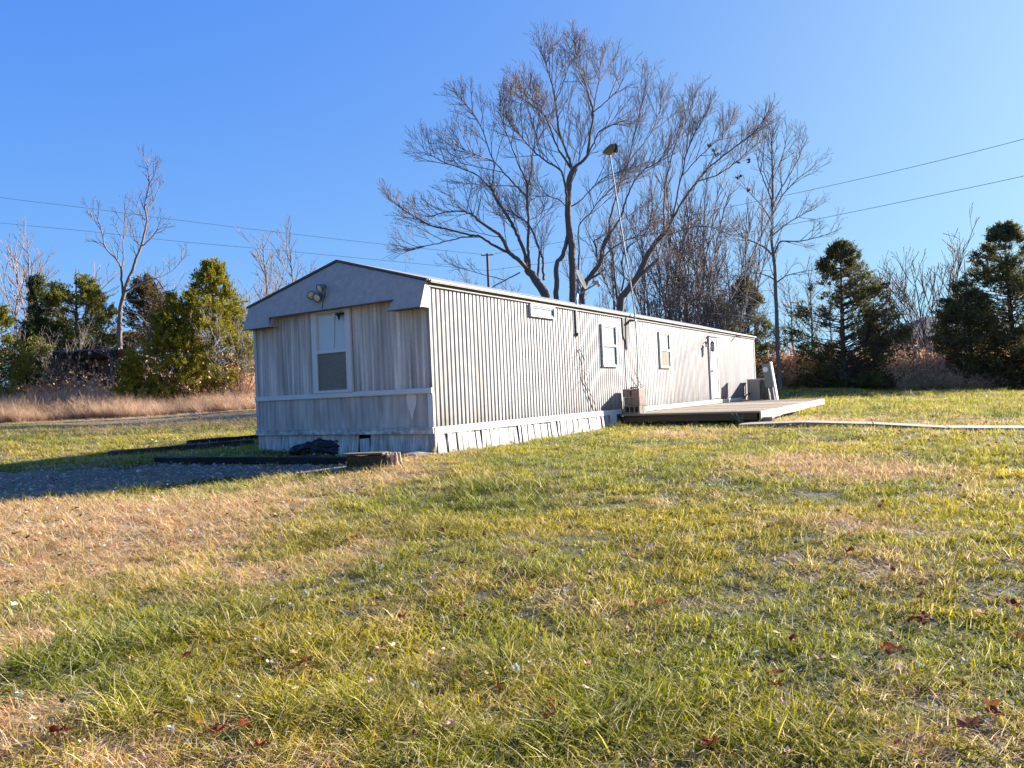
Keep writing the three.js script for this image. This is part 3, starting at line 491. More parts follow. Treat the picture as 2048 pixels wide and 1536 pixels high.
// twigs along a limb, and twigs along those
function sprout(sink, path, r0, r1, level, R, o) {
  let len = 0; for (let i = 1; i < path.length; i++) len += path[i].distanceTo(path[i - 1]);
  const n = Math.round(len * o.per[level] * (0.85 + 0.3 * R()));
  for (let i = 0; i <= n; i++) {
    const tip = i === n, f = tip ? 0.999 : lerp(level ? 0.15 : o.from, 1, Math.sqrt((i + R()) / (n + 0.01))), s = Math.min(f, 0.999) * (path.length - 1), k = Math.floor(s), p = path[k].clone().lerp(path[k + 1], s - k);
    const t = path[k + 1].clone().sub(path[k]).normalize(), q = new V3(R() - 0.5, R() - 0.5, R() - 0.5).cross(t).normalize(), ang = tip ? 0.12 : o.ang[0] + R() * o.ang[1];
    const d = t.multiplyScalar(Math.cos(ang)).addScaledVector(q, Math.sin(ang)); d.y += o.up; d.normalize();
    const Lc = o.len[level] * (0.45 + 0.75 * R()) * (1 - (level ? 0.5 : o.fade ?? 0.5) * f) * (tip ? 0.35 : 1), r = Math.min(lerp(r0, r1, f) * 0.75, o.rad[level]), pts = [p], seg = level < 1 ? 5 : 4;
    const cur = p.clone(); for (let j = 1; j <= seg; j++) { d.y += o.trop; d.x += (R() - 0.5) * o.wob; d.y += (R() - 0.5) * o.wob; d.z += (R() - 0.5) * o.wob; d.normalize(); cur.addScaledVector(d, Lc / seg); pts.push(cur.clone()); }
    sink[Math.min(level, sink.length - 1)].add(pts, r, Math.max(o.tip, r * 0.3), 3);
    if (level + 1 < o.per.length) sprout(sink, pts, r, r * 0.4, level + 1, R, o);
  }
}
const bark = { maple: mat([0.12, 0.088, 0.07], 0.9), twig: mat([0.2, 0.15, 0.135], 0.9), pale: mat([0.17, 0.13, 0.105], 0.9), paleTwig: mat([0.19, 0.145, 0.125], 0.9), cedar: mat([0.09, 0.065, 0.05], 0.9), grey: mat([0.17, 0.13, 0.115], 0.9), vine: mat([0.22, 0.17, 0.14], 0.9) };
const MAPLE = { fade: 0.82, per: [4.3, 5.8, 6], len: [2.5, 0.95, 0.4], rad: [0.018, 0.0105, 0.008], ang: [0.3, 0.55], up: 0.2, trop: 0.03, wob: 0.17, from: 0.15, tip: 0.006 };
// a tree whose main limbs were read off the photograph: each limb a part, its finer twigs together
function tracedTree(label, depth, root, limbs, o, m0, m1, seed, group) {
  const rp = at(...root, depth), base = onGround(rp.x, rp.z, -0.1), t = thing('bare_tree', label, 'tree', base, 0, group), R = rng(seed), sinks = [new Tubes(), new Tubes()];
  const px = depth / FOC;
  limbs.forEach(([name, pts, w0, w1, z0, z1, bare], k) => {
    const P = pts.map(([x, y], i) => at(x, y, depth + lerp(z0, z1, i / (pts.length - 1)) + (R() - 0.5) * 0.15).sub(base));
    if (name === 'trunk') P.unshift(new V3(P[0].x * 0.9, 0, P[0].z * 0.9));
    const path = smooth(P, pts.length * 4); for (let i = 1; i < path.length - 1; i++) path[i].add(new V3((R() - 0.5), (R() - 0.5), (R() - 0.5)).multiplyScalar(0.035));
    new Tubes().add(path, w0 * px / 2 * 0.74, w1 * px / 2 * 0.85, w0 > 6 ? 9 : 6).build(name, m0, t);
    if (!bare) sprout(sinks, path, w0 * px / 2, Math.max(w1 * px / 2, 0.016), 0, R, o);
  });
  tag(sinks[0].build('branches', m1, t), null, null, null, 'stuff'); tag(sinks[1].build('twigs', m1, t), null, null, null, 'stuff');
  return t;
}
tracedTree('left bare maple of the clump behind the roof, limbs sweeping left', 25.5, [1098, 640], [
  ['trunk', [[1092, 592], [1072, 560], [1054, 538]], 28, 17, 0, 0.1, true],
  ['limb', [[1054, 538], [1040, 522], [1020, 506], [1004, 477], [997, 468], [961, 444], [947, 431], [930, 424], [888, 425], [855, 434]], 13, 1.6, 0, -1.5],
  ['limb', [[1022, 508], [986, 490], [961, 473], [938, 470], [880, 455], [853, 448], [828, 433], [800, 414], [783, 402]], 8, 1.5, 0, 1.5],
  ['limb', [[950, 471], [905, 479], [867, 489], [838, 494], [815, 502]], 4, 1.3, 0.8, 2],
  ['limb', [[1052, 532], [1050, 506], [1038, 477], [1026, 452], [1009, 423], [990, 394], [984, 377]], 11, 6, 0, 0.6],
  ['limb', [[984, 377], [970, 366], [957, 352], [924, 337], [884, 323], [862, 310], [848, 299]], 5, 1.3, 0.6, 0.2],
  ['limb', [[984, 377], [987, 350], [988, 327], [978, 300], [965, 260], [948, 228], [931, 208], [922, 195]], 5, 1.3, 0.6, 2.0],
  ['limb', [[1060, 540], [1056, 498], [1057, 446], [1054, 394], [1056, 369]], 9, 5.5, 0.2, -0.5],
  ['limb', [[1056, 369], [1040, 335], [1026, 300], [1014, 268], [1003, 235], [1000, 205]], 4.5, 1.2, -0.5, -1.5],
  ['limb', [[1056, 369], [1061, 346], [1067, 300], [1074, 262], [1078, 230], [1080, 190]], 4.5, 1.2, -0.5, 0.5],
  ['limb', [[1055, 396], [1032, 372], [1015, 354], [990, 325], [960, 312], [930, 300], [905, 282]], 5, 1.3, -0.4, -2],
  ['limb', [[1076, 556], [1078, 520], [1078, 498], [1066, 465], [1060, 452], [1040, 435], [1012, 420]], 7, 3, 0.6, 0.9],
  ['limb', [[1088, 560], [1086, 535], [1086, 519], [1080, 503]], 7, 5, 0.3, 0.3],
  ['limb', [[1060, 440], [1075, 432], [1085, 422], [1090, 400]], 3, 1.2, 0, 0.8],
  ['limb', [[1040, 545], [1000, 565], [965, 590], [940, 600]], 4, 1.5, -0.3, -1.6],
], MAPLE, bark.maple, bark.twig, 101);
tracedTree('tallest bare maple with two trunks standing behind the satellite dish', 27.2, [1132, 640], [
  ['trunk', [[1112, 596], [1113, 560], [1114, 527], [1124, 512], [1130, 494], [1135, 472]], 15, 9, -0.3, 0, true],
  ['trunk', [[1146, 592], [1145, 540], [1142, 487], [1138, 454], [1136, 404], [1137, 378], [1140, 355], [1148, 336]], 20, 13, 0, 0, true],
  ['limb', [[1135, 472], [1134, 425], [1132, 383], [1128, 358], [1120, 340], [1088, 319], [1065, 300], [1040, 270], [1022, 249], [1010, 225]], 8, 1.3, 0, -1.6],
  ['limb', [[1144, 338], [1130, 318], [1120, 303], [1108, 278], [1096, 245], [1070, 205], [1048, 180], [1035, 170]], 7, 1.3, 0, 1.6],
  ['limb', [[1144, 334], [1132, 300], [1118, 262], [1110, 200], [1103, 165], [1092, 130], [1082, 98]], 7, 1.2, 0, -1],
  ['limb', [[1130, 295], [1112, 262], [1090, 232], [1065, 210], [1050, 196]], 4, 1.2, -0.3, -2.2],
  ['limb', [[1150, 334], [1173, 313], [1180, 268], [1186, 225], [1176, 185], [1163, 150], [1153, 110], [1150, 86]], 9, 1.2, 0, 0.5],
  ['limb', [[1184, 235], [1192, 190], [1199, 150], [1200, 115]], 4, 1.2, 0.3, 1.6],
  ['limb', [[1172, 314], [1188, 285], [1199, 262], [1225, 250], [1250, 241]], 5, 1.2, 0, -1.4],
  ['limb', [[1186, 225], [1215, 200], [1235, 180], [1245, 160]], 3.4, 1.2, 0.3, -1.2],
  ['limb', [[1110, 205], [1125, 170], [1135, 140], [1140, 112]], 3.4, 1.2, -0.6, 0.6],
  ['limb', [[1139, 420], [1118, 400], [1095, 392], [1075, 394], [1062, 400]], 3.4, 1.2, 0, 1],
  ['limb', [[1157, 540], [1158, 500], [1159, 450], [1182, 424], [1200, 400], [1232, 370], [1262, 352]], 5, 1.2, -0.8, -1.5],
  ['limb', [[1137, 415], [1160, 402], [1185, 375], [1215, 352], [1250, 340], [1300, 322]], 4.5, 1.2, 0.2, 1.5],
  ['limb', [[1140, 370], [1152, 345], [1158, 318], [1163, 280], [1160, 240]], 4, 1.2, 0.2, 1.8],
], MAPLE, bark.maple, bark.twig, 102);
tracedTree('bare maple leaning right just beside the satellite dish', 28.6, [1170, 640], [
  ['trunk', [[1164, 597], [1174, 562], [1199, 528], [1209, 485], [1218, 471]], 17, 10, 0, 0, true],
  ['limb', [[1218, 471], [1220, 440], [1233, 391], [1243, 354], [1258, 320], [1272, 252], [1285, 200], [1297, 147]], 6.5, 1.2, 0, 1],
  ['limb', [[1218, 471], [1228, 455], [1239, 438], [1253, 399], [1268, 364], [1288, 340], [1315, 325], [1345, 290], [1362, 250]], 6.5, 1.2, 0, -1.5],
  ['limb', [[1204, 515], [1238, 488], [1273, 473], [1312, 466]], 5, 1.4, 0, -1.3],
  ['limb', [[1194, 530], [1193, 498], [1188, 483], [1196, 477]], 4.5, 2.5, -0.2, -0.3],
  ['limb', [[1246, 345], [1268, 310], [1300, 270], [1318, 225], [1325, 185]], 3.6, 1.2, 0.4, 2],
  ['limb', [[1176, 560], [1194, 550], [1208, 540]], 8, 3, -0.3, -0.6],
], MAPLE, bark.maple, bark.twig, 103);
{
  const t = tracedTree('bare maple with long limbs leaning far right, behind the antenna mast', 30.5, [1248, 640], [
    ['trunk', [[1241, 600], [1252, 585], [1278, 547], [1298, 505], [1318, 478], [1334, 461]], 22, 11, 0, 0, true],
    ['limb', [[1330, 462], [1328, 438], [1330, 382], [1347, 300], [1362, 262], [1380, 228], [1392, 188]], 6, 1.2, 0, 1.4],
    ['limb', [[1336, 460], [1345, 432], [1362, 357], [1375, 300], [1392, 262], [1420, 215]], 6, 1.2, 0, -0.5],
    ['limb', [[1336, 458], [1360, 411], [1385, 374], [1422, 332], [1476, 290], [1510, 262], [1530, 235]], 7, 1.2, 0, -1.6],
    ['limb', [[1395, 362], [1430, 352], [1465, 330], [1500, 300], [1520, 285]], 4, 1.2, -0.4, 0.8],
    ['limb', [[1262, 572], [1273, 557], [1298, 535], [1316, 518]], 11, 7, -0.6, -0.8],
    ['limb', [[1243, 582], [1248, 557], [1244, 522], [1253, 498], [1293, 463], [1305, 416]], 6, 1.5, -0.5, -1.5],
    ['limb', [[1335, 471], [1365, 460], [1397, 453], [1430, 457], [1462, 470]], 4, 1.4, 0, -1],
    ['limb', [[1234, 598], [1230, 560], [1226, 520], [1222, 495]], 7, 3, 0.4, 0.5],
    ['limb', [[1364, 352], [1395, 318], [1440, 275], [1462, 248]], 3.6, 1.2, -0.3, 1.2],
  ], MAPLE, bark.maple, bark.twig, 104);
  const R = rng(8), pos = [];
  for (const [x, y] of [[1420, 288], [1424, 296], [1436, 302], [1434, 308], [1476, 350], [1480, 358], [1484, 352], [1499, 374], [1496, 380], [1474, 322], [1494, 322], [1420, 326]]) for (let k = 0; k < 3; k++) {
    const p = at(x + R() * 6 - 3, y + R() * 8 - 4, 29.5).sub(t.position), s = 0.1; const a = new V3(R() - 0.5, R() - 0.5, R() - 0.5).normalize().multiplyScalar(s), b = new V3(R() - 0.5, -R(), R() - 0.5).normalize().multiplyScalar(s * 1.3);
    for (const q of [p, p.clone().add(a), p.clone().add(b), p.clone().add(a), p.clone().add(a).add(b), p.clone().add(b)]) pos.push(q.x, q.y, q.z);
  }
  const g = new THREE.BufferGeometry(); g.setAttribute('position', new THREE.Float32BufferAttribute(pos, 3)); g.computeVertexNormals();
  tag(mesh('withered_leaves', g, mat([0.16, 0.05, 0.025], 0.9, { side: THREE.DoubleSide }), t), null, null, null, 'stuff');
}
const FINE = { per: [2.2, 3.4, 2.6], len: [1.9, 0.9, 0.5], rad: [0.03, 0.017, 0.012], ang: [0.4, 0.5], up: 0.18, trop: 0.05, wob: 0.22, from: 0.12, tip: 0.009 };
tracedTree('straight bare tree beyond the far end of the home with upswept crown', 42, [1557, 760], [
  ['trunk', [[1557, 730], [1553, 620], [1549, 533], [1544, 484], [1545, 409], [1545, 345], [1544, 290], [1545, 258]], 13, 1.6, 0, 0],
  ['limb', [[1546, 511], [1525, 492], [1502, 482], [1479, 469], [1458, 446]], 6, 1.4, 0, 1], ['limb', [[1550, 506], [1560, 484], [1590, 483], [1622, 478], [1664, 465]], 5, 1.2, 0, -1.5],
  ['limb', [[1546, 410], [1566, 371], [1585, 340], [1600, 310], [1605, 277]], 4.5, 1.2, 0, 1.5], ['limb', [[1546, 430], [1562, 395], [1590, 363], [1627, 333]], 4, 1.2, 0, -1.5], ['limb', [[1544, 404], [1532, 371], [1518, 335], [1512, 300]], 4, 1.2, 0, -1],
  ['limb', [[1545, 450], [1526, 415], [1505, 392], [1490, 372]], 4, 1.2, 0, 1.8], ['limb', [[1545, 360], [1558, 330], [1568, 300], [1574, 270]], 3.5, 1.2, 0, 0.5], ['limb', [[1551, 560], [1525, 548], [1506, 545], [1485, 530]], 4, 1.2, 0, -0.6], ['limb', [[1552, 566], [1572, 552], [1600, 545], [1628, 540]], 4, 1.2, 0, 0.8],
  ['limb', [[1546, 470], [1570, 450], [1600, 432], [1632, 415]], 4, 1.2, 0, 1.5], ['limb', [[1546, 385], [1530, 350], [1526, 310], [1530, 280]], 3, 1.2, 0, 1.5],
], FINE, bark.grey, bark.grey, 105);
tracedTree('tall leaning bare tree among the evergreens left of the home', 38, [242, 760], [
  ['trunk', [[242, 737], [240, 680], [240, 640], [241, 615], [249, 585]], 13, 9, 0, 0, true],
  ['limb', [[248, 588], [256, 560], [264, 544], [272, 518], [281, 497], [290, 462], [294, 442], [290, 409], [298, 371], [295, 335], [288, 314]], 9, 1.5, 0, 0.4],
  ['limb', [[246, 590], [243, 562], [242, 537], [234, 520], [212, 497], [205, 470], [196, 440], [186, 422]], 6, 1.3, 0, -0.8],
  ['limb', [[243, 540], [247, 517], [247, 480], [249, 450], [249, 415]], 4, 1.2, 0, 0.8], ['limb', [[282, 494], [300, 478], [312, 462], [322, 440]], 3.5, 1.2, 0.2, -0.8], ['limb', [[290, 440], [280, 425], [266, 402]], 3, 1.2, 0.2, 1], ['limb', [[280, 490], [266, 478], [258, 462]], 3, 1.2, 0.2, -0.6],
  ['limb', [[293, 420], [308, 400], [316, 380]], 2.6, 1.2, 0.2, 0.6], ['limb', [[297, 372], [308, 350], [314, 330]], 2.4, 1.1, 0.3, -0.3],
  ['limb', [[250, 584], [288, 562], [312, 558], [328, 580], [339, 600]], 4.5, 1.4, 0, -1.4], ['limb', [[248, 600], [290, 600], [325, 602], [338, 610]], 3.6, 1.2, 0, -1], ['limb', [[246, 620], [280, 632], [305, 660], [325, 662]], 3.6, 1.2, 0, -1.3], ['limb', [[250, 582], [300, 560], [340, 545], [372, 510]], 3, 1.1, 0, 1.6],
], { ...FINE, per: [2.6, 3.6, 2.6], len: [1.3, 0.7, 0.45] }, bark.pale, bark.paleTwig, 106);

// bare trees of the background: a few forms, repeated by clone
function bareForm(h, spread, stems, seed, o, trunkR = 0.1) {
  const R = rng(seed), wood = new Tubes(), sinks = [new Tubes(), new Tubes()], paths = [];
  for (let s = 0; s < stems; s++) {
    const a = R() * 6.28, lean = stems > 1 ? 0.08 + R() * spread / h * 0.8 : 0.03, pts = [new V3(Math.cos(a) * 0.2 * (stems > 1), 0, Math.sin(a) * 0.2 * (stems > 1))], d = new V3(Math.cos(a) * lean, 1, Math.sin(a) * lean).normalize(), hh = h * (stems > 1 ? 0.65 + 0.35 * R() : 1);
    for (let k = 1; k <= 9; k++) { d.x += (R() - 0.5) * 0.13; d.z += (R() - 0.5) * 0.13; d.normalize(); pts.push(pts[k - 1].clone().addScaledVector(d, hh / 9)); }
    const tr = trunkR * (stems > 1 ? 0.55 : 1), path = smooth(pts, 24); wood.add(path, tr, 0.012, 6); sprout(sinks, path, tr, 0.02, 0, R, o);
    if (stems === 1) for (let k = 0; k < 9; k++) {
      const f = 0.25 + 0.65 * (k + R()) / 9, p = path[Math.floor(f * 23)], b = R() * 6.28, up = 0.7 + R() * 0.7, dd = new V3(Math.cos(b), up, Math.sin(b)).normalize(), len = spread * (1.15 - 0.7 * f) * (0.7 + 0.5 * R()), q = [p.clone()];
      for (let j = 1; j <= 5; j++) { dd.y += 0.06; dd.x += (R() - 0.5) * 0.25; dd.z += (R() - 0.5) * 0.25; dd.normalize(); q.push(q[j - 1].clone().addScaledVector(dd, len / 5)); }
      const pp = smooth(q, 12); wood.add(pp, trunkR * 0.45 * (1.1 - f), 0.012, 5); sprout(sinks, pp, trunkR * 0.4, 0.02, 0, R, o);
    }
  }
  return { wood: wood.geometry(), branches: sinks[0].geometry(), twigs: sinks[1].geometry() };
}
const LOOSE = { per: [1.8, 2.6, 2.2], len: [1.7, 0.9, 0.55], rad: [0.03, 0.018, 0.014], ang: [0.35, 0.5], up: 0.22, trop: 0.06, wob: 0.22, from: 0.15, tip: 0.01 };
const SHOOTS = { per: [2.4, 3.2, 2], len: [1.5, 0.7, 0.4], rad: [0.02, 0.013, 0.01], ang: [0.3, 0.5], up: 0.25, trop: 0.07, wob: 0.24, from: 0.1, tip: 0.009 };
const forms = [bareForm(9, 3.2, 1, 201, LOOSE, 0.14), bareForm(8, 2.6, 1, 202, LOOSE, 0.12), bareForm(8.5, 4.0, 10, 203, SHOOTS, 0.075), bareForm(4.5, 3.2, 10, 204, LOOSE, 0.045)];
const formTree = forms.map(() => null);
function bareTree(form, px, topY, depth, label, group, m = bark.grey, turn = 0, tall = [9, 8, 8.5, 4.5][form]) {
  const q = at(px, 700, depth), base = onGround(q.x, q.z, -0.05), h = at(px, topY, depth).y - base.y, k = h / tall;
  const t = thing('bare_tree', label, 'tree', base, turn, group); t.scale.set(k, k, k);
  mesh('trunk', forms[form].wood, m, t); tag(mesh('branches', forms[form].branches, m, t), null, null, null, 'stuff'); tag(mesh('twigs', forms[form].twigs, m, t), null, null, null, 'stuff'); return t;
}
bareTree(2, 1362, 318, 37, 'bare tree of many upright shoots right of the antenna mast', null, bark.grey, 0.4); bareTree(2, 1448, 372, 38, 'bare tree of many upright shoots just left of the straight tree', null, bark.grey, 2.6); bareTree(2, 1408, 330, 40, 'bare upright shoots between the two other clumps of shoots', null, bark.grey, 4.1); bareTree(2, 1310, 400, 38, 'shorter clump of bare upright shoots close behind the antenna mast', null, bark.grey, 5.5);
const far = 'distant bare trees behind the home';
[[1020, 560, 46, 0], [1180, 500, 44, 1], [1232, 480, 48, 0], [1290, 470, 50, 1], [1340, 480, 52, 0], [1400, 470, 50, 1], [1470, 500, 52, 0], [1520, 520, 54, 1]].forEach(([x, y, d, f], k) => bareTree(f, x, y, d, 'thin bare tree in the grey thicket behind the home roof', far, bark.grey, k * 1.3));
[[1592, 560, 52, 0], [1632, 545, 55, 1], [1660, 580, 50, 0]].forEach(([x, y, d, f], k) => bareTree(f, x, y, d, ['leftmost thin bare tree between the straight tree and the ragged cedar', 'middle thin bare tree between the straight tree and the ragged cedar', 'thin bare tree touching the left side of the ragged cedar'][k], 'bare trees left of the ragged cedar', bark.vine, k * 1.9 + 1));
bareTree(0, 66, 480, 46, 'small bare tree rising behind the narrow cedar at far left', null, bark.paleTwig, 0.5);
bareTree(1, 538, 478, 54, 'slim bare tree left of the gable peak, leftmost of two', null, bark.paleTwig, 0.9); bareTree(0, 597, 470, 56, 'slim bare tree close left of the gable peak, rightmost of two', null, bark.paleTwig, 2.2); bareTree(3, 505, 560, 44, 'low bare thicket touching the left edge of the home', null, bark.paleTwig, 1.2);
bareTree(1, 345, 560, 48, 'bare tree showing between the brown and the bright cedar', null, bark.paleTwig, 3.2); bareTree(3, 20, 500, 50, 'faint spreading bare tree at the left edge of the photo', null, bark.paleTwig, 3.2);
bareTree(3, 1860, 500, 52, 'fan shaped bare tree in front of the far house', null, bark.maple, 0.7); bareTree(1, 1776, 588, 60, 'faint thin bare tree in the gap left of the far house', null, bark.paleTwig, 2.7); bareTree(3, 1905, 545, 51, 'bare tree mixed into the right evergreens beside the far house', null, bark.maple, 2.1);
bareTree(3, 300, 650, 36, 'pale bare shrub below the brown cedar', null, bark.pale, 0.2); bareTree(3, 130, 660, 36, 'pale dead brush in front of the shed at left', null, bark.pale, 1.7); bareTree(3, 470, 640, 36, 'pale bare shrub right of the bright cedar', null, bark.pale, 2.9);

// cedars
const needle = [[0.17, 0.16, 0.03], [0.25, 0.22, 0.025], [0.075, 0.085, 0.03], [0.13, 0.11, 0.045], [0.13, 0.12, 0.05], [0.12, 0.085, 0.04]].map((c) => new THREE.MeshPhysicalMaterial({ color: rgb(...c), roughness: 1, specularIntensity: 0.15, transmission: 0.3, thickness: 0, side: THREE.DoubleSide, vertexColors: true }));
function cedar(px, topY, wpx, depth, label, tone, seed, o = {}) {
  const q = at(px, 700, depth), base = onGround(q.x, q.z, -0.05), h = at(px, topY, depth).y - base.y, rMax = wpx * depth / FOC / 2 * (px < 500 ? 1.15 : 1.06), R = rng(seed);
  const { first = 0.1, dense = 1, ragged = 0.35, belly = 0.28, tips = 1, droop = 0.05 } = o;
  const t = thing('cedar_tree', label, 'tree', base, 0), wood = new Tubes(), pos = [], col = [], idx = [];
  const lean = (R() - 0.5) * 0.06; wood.add(smooth([new V3(0, 0, 0), new V3(lean * h * 0.5, h * 0.5, 0), new V3(lean * h, h * 0.97, 0)], 14), 0.05 + h * 0.018, 0.012, 7);
  wood.build('trunk', bark.cedar, t);
  const spray = (p, d, len, tone_) => {
    for (let k = 0; k < 17; k++) {
      const f = k / 17, c = p.clone().addScaledVector(d, len * f), a = new V3(R() - 0.5, R() - 0.35, R() - 0.5).normalize().multiplyScalar(1.1).addScaledVector(d, 0.6).normalize(), L_ = (0.08 + 0.12 * R()) * (1 - 0.35 * f), side = new V3(R() - 0.5, R() - 0.5, R() - 0.5).cross(a).normalize().multiplyScalar(L_ * 0.2), b = pos.length / 3, v = tone_ * (0.75 + 0.5 * R());
      for (const w of [c, c.clone().addScaledVector(a, L_ * 0.55).add(side), c.clone().addScaledVector(a, L_), c.clone().addScaledVector(a, L_ * 0.55).sub(side)]) { pos.push(w.x, w.y, w.z); col.push(v * (0.95 + 0.15 * R()), v, v * 0.9); }
      idx.push(b, b + 1, b + 2, b, b + 2, b + 3);
    }
  };
  const limbs = new Tubes(), n = Math.round(h * (7 + rMax * 9) * dense), ph = seed * 1.7;
  let made = 0, tries = 0;
  while (made < n && tries++ < n * 12) {                  // clumps of foliage through the crown, each on its own branch
    const f = first + (1 - first) * Math.pow(R(), 1.25), az = R() * 6.28, prof = f < belly ? lerp(0.7, 1, sstep(f, first, belly)) : Math.pow(1 - (f - belly) / (1 - belly) * 0.98, tips === 1 ? 1.05 : 0.7);
    const edge = rMax * prof * (1 + ragged * 1.5 * (fbm(az * 1.1 + ph, f * 7 + ph, 3) - 0.5)), k = Math.sqrt(R() * 0.92 + 0.08), y = h * f * 0.985, cx = lean * h * f + Math.cos(az) * edge * k, cz = Math.sin(az) * edge * k;
    if (fbm(cx * 0.75 + ph, y * 1.05 + cz * 0.6, 2) < ragged * 0.95 * (0.55 + 0.6 * k)) continue;
    made++;
    const c = new V3(cx, y, cz), o0 = new V3(lean * h * f, Math.max(0.2, y - edge * k * (0.15 + 0.5 * R())), 0), dir = c.clone().sub(o0).setY(0).normalize(), out = new V3(dir.x, 0.45 + 0.5 * f + (R() - 0.5) * 0.5, dir.z).normalize();
    limbs.add([o0, o0.clone().lerp(c, 0.5).add(new V3(0, -0.08, 0)), c], 0.012 + 0.01 * edge * k, 0.006, 3);
    const cr = (0.2 + 0.28 * R()) * (0.3 + 0.75 * Math.min(1, prof + 0.15)), shade = 0.75 + 0.5 * R();
    for (let j = 0; j < 10; j++) { const q = new V3(R() - 0.5, (R() - 0.5) * 0.8, R() - 0.5).multiplyScalar(cr * 1.9).add(c), dd = out.clone().add(new V3(R() - 0.5, R() - 0.45, R() - 0.5).multiplyScalar(1.3)).normalize(); spray(q, dd, 0.2 + 0.22 * R(), shade); }
  }
  limbs.build('branches', bark.cedar, t).userData.kind = 'stuff';
  const g = new THREE.BufferGeometry(); g.setAttribute('position', new THREE.Float32BufferAttribute(pos, 3)); g.setAttribute('color', new THREE.Float32BufferAttribute(col, 3)); g.setIndex(idx); g.computeVertexNormals();
  mesh('crown', g, needle[tone], t); return t;
}
cedar(-6, 618, 190, 34, 'bushy low cedar at the left edge of the photo', 0, 301, { first: 0.02, ragged: 0.4, tips: 2 });
cedar(72, 556, 90, 39, 'narrow dark pointed cedar at far left', 2, 302, { first: 0.1, ragged: 0.4 });
cedar(150, 528, 150, 41, 'tall loose cedar behind the shed', 0, 303, { first: 0.22, ragged: 0.45, dense: 0.9, belly: 0.45, tips: 2 });
cedar(196, 575, 110, 43, 'loose cedar between the shed and the leaning bare tree', 3, 304, { first: 0.2, ragged: 0.5, dense: 0.8, belly: 0.4 });
cedar(290, 546, 120, 42, 'brownish cedar just right of the leaning bare tree', 5, 305, { first: 0.15, ragged: 0.4, belly: 0.4, tips: 2 });
cedar(427, 524, 165, 37, 'tall bright green cedar nearest the home at left', 1, 306, { first: 0.06, dense: 1.5, ragged: 0.25, belly: 0.4, tips: 2 });
cedar(356, 590, 110, 35.5, 'smaller yellow green cedar left of the tall bright one', 1, 307, { first: 0.04, dense: 1.4, ragged: 0.28, belly: 0.35, tips: 2 });
cedar(110, 590, 110, 43, 'cedar filling the gap between the narrow and the tall loose one', 3, 316, { first: 0.05, ragged: 0.4, belly: 0.4, tips: 2 });
cedar(236, 618, 100, 44, 'low cedar behind the trunk of the leaning bare tree', 5, 317, { first: 0.05, ragged: 0.4, belly: 0.45, tips: 2 });
cedar(476, 612, 80, 40, 'low pale cedar touching the left edge of the home', 3, 318, { first: 0.04, ragged: 0.4, belly: 0.4 });
cedar(258, 708, 44, 34, 'little green cedar at the foot of the leaning bare tree', 1, 308, { first: 0.05, ragged: 0.3, dense: 2 });
cedar(1502, 556, 130, 47, 'dark cedar behind the far end of the home', 4, 309, { first: 0.05, dense: 1.3, ragged: 0.35, belly: 0.4, tips: 2 });
cedar(1440, 600, 110, 44, 'dark cedar behind the roof left of the far end', 4, 315, { first: 0.05, dense: 1.2, ragged: 0.4, belly: 0.4, tips: 2 });
cedar(1684, 486, 215, 43, 'ragged dark cedar standing alone right of the home', 4, 310, { first: 0.04, dense: 1.25, ragged: 0.46, belly: 0.4, tips: 2 });
cedar(1746, 620, 84, 44, 'small brownish cedar beside the ragged dark one', 5, 311, { first: 0.08, ragged: 0.35, dense: 1.3, belly: 0.2 });
cedar(1944, 508, 150, 47, 'loose dark cedar in front of the far house', 4, 312, { first: 0.06, dense: 1.0, ragged: 0.5, belly: 0.4 });
cedar(2030, 446, 240, 47, 'large dark cedar at the right edge of the photo', 4, 313, { first: 0.03, dense: 1.4, ragged: 0.42, belly: 0.45, tips: 2 });

// tangle of pale vines behind the roof
{
  const p = at(1395, 640, 36.5), base = onGround(p.x, p.z), t = thing('vine_tangle', 'tangle of pale looping vines hanging behind the far half of the roof', 'vines', base), R = rng(55), v = new Tubes();
  for (let k = 0; k < 420; k++) {
    const sx = 1300 + R() * 190, sy = 545 + R() * 115, c = at(sx, sy, 35.8 + R() * 2.2).sub(base), d = new V3(R() - 0.5, R() * 0.7 - 0.1, R() - 0.5).normalize(), pts = [c], L_ = 0.5 + R() * 1.6;
    for (let j = 1; j <= 6; j++) { d.y -= 0.22 * R(); d.x += (R() - 0.45) * 0.5; d.z += (R() - 0.5) * 0.4; d.normalize(); pts.push(pts[j - 1].clone().addScaledVector(d, L_ / 6)); }
    v.add(smooth(pts, 9), 0.012 + R() * 0.012, 0.008, 3);
  }
  for (let k = 0; k < 26; k++) { const x = 1300 + R() * 180; v.add(smooth([at(x, 780, 36.5 + R()).sub(base), at(x + R() * 20 - 10, 690, 36.5 + R()).sub(base), at(x + R() * 30 - 15, 600, 36.5 + R()).sub(base)], 10), 0.04, 0.018, 4); }
  tag(v.build('vines', bark.vine, t), null, null, null, 'stuff');
}
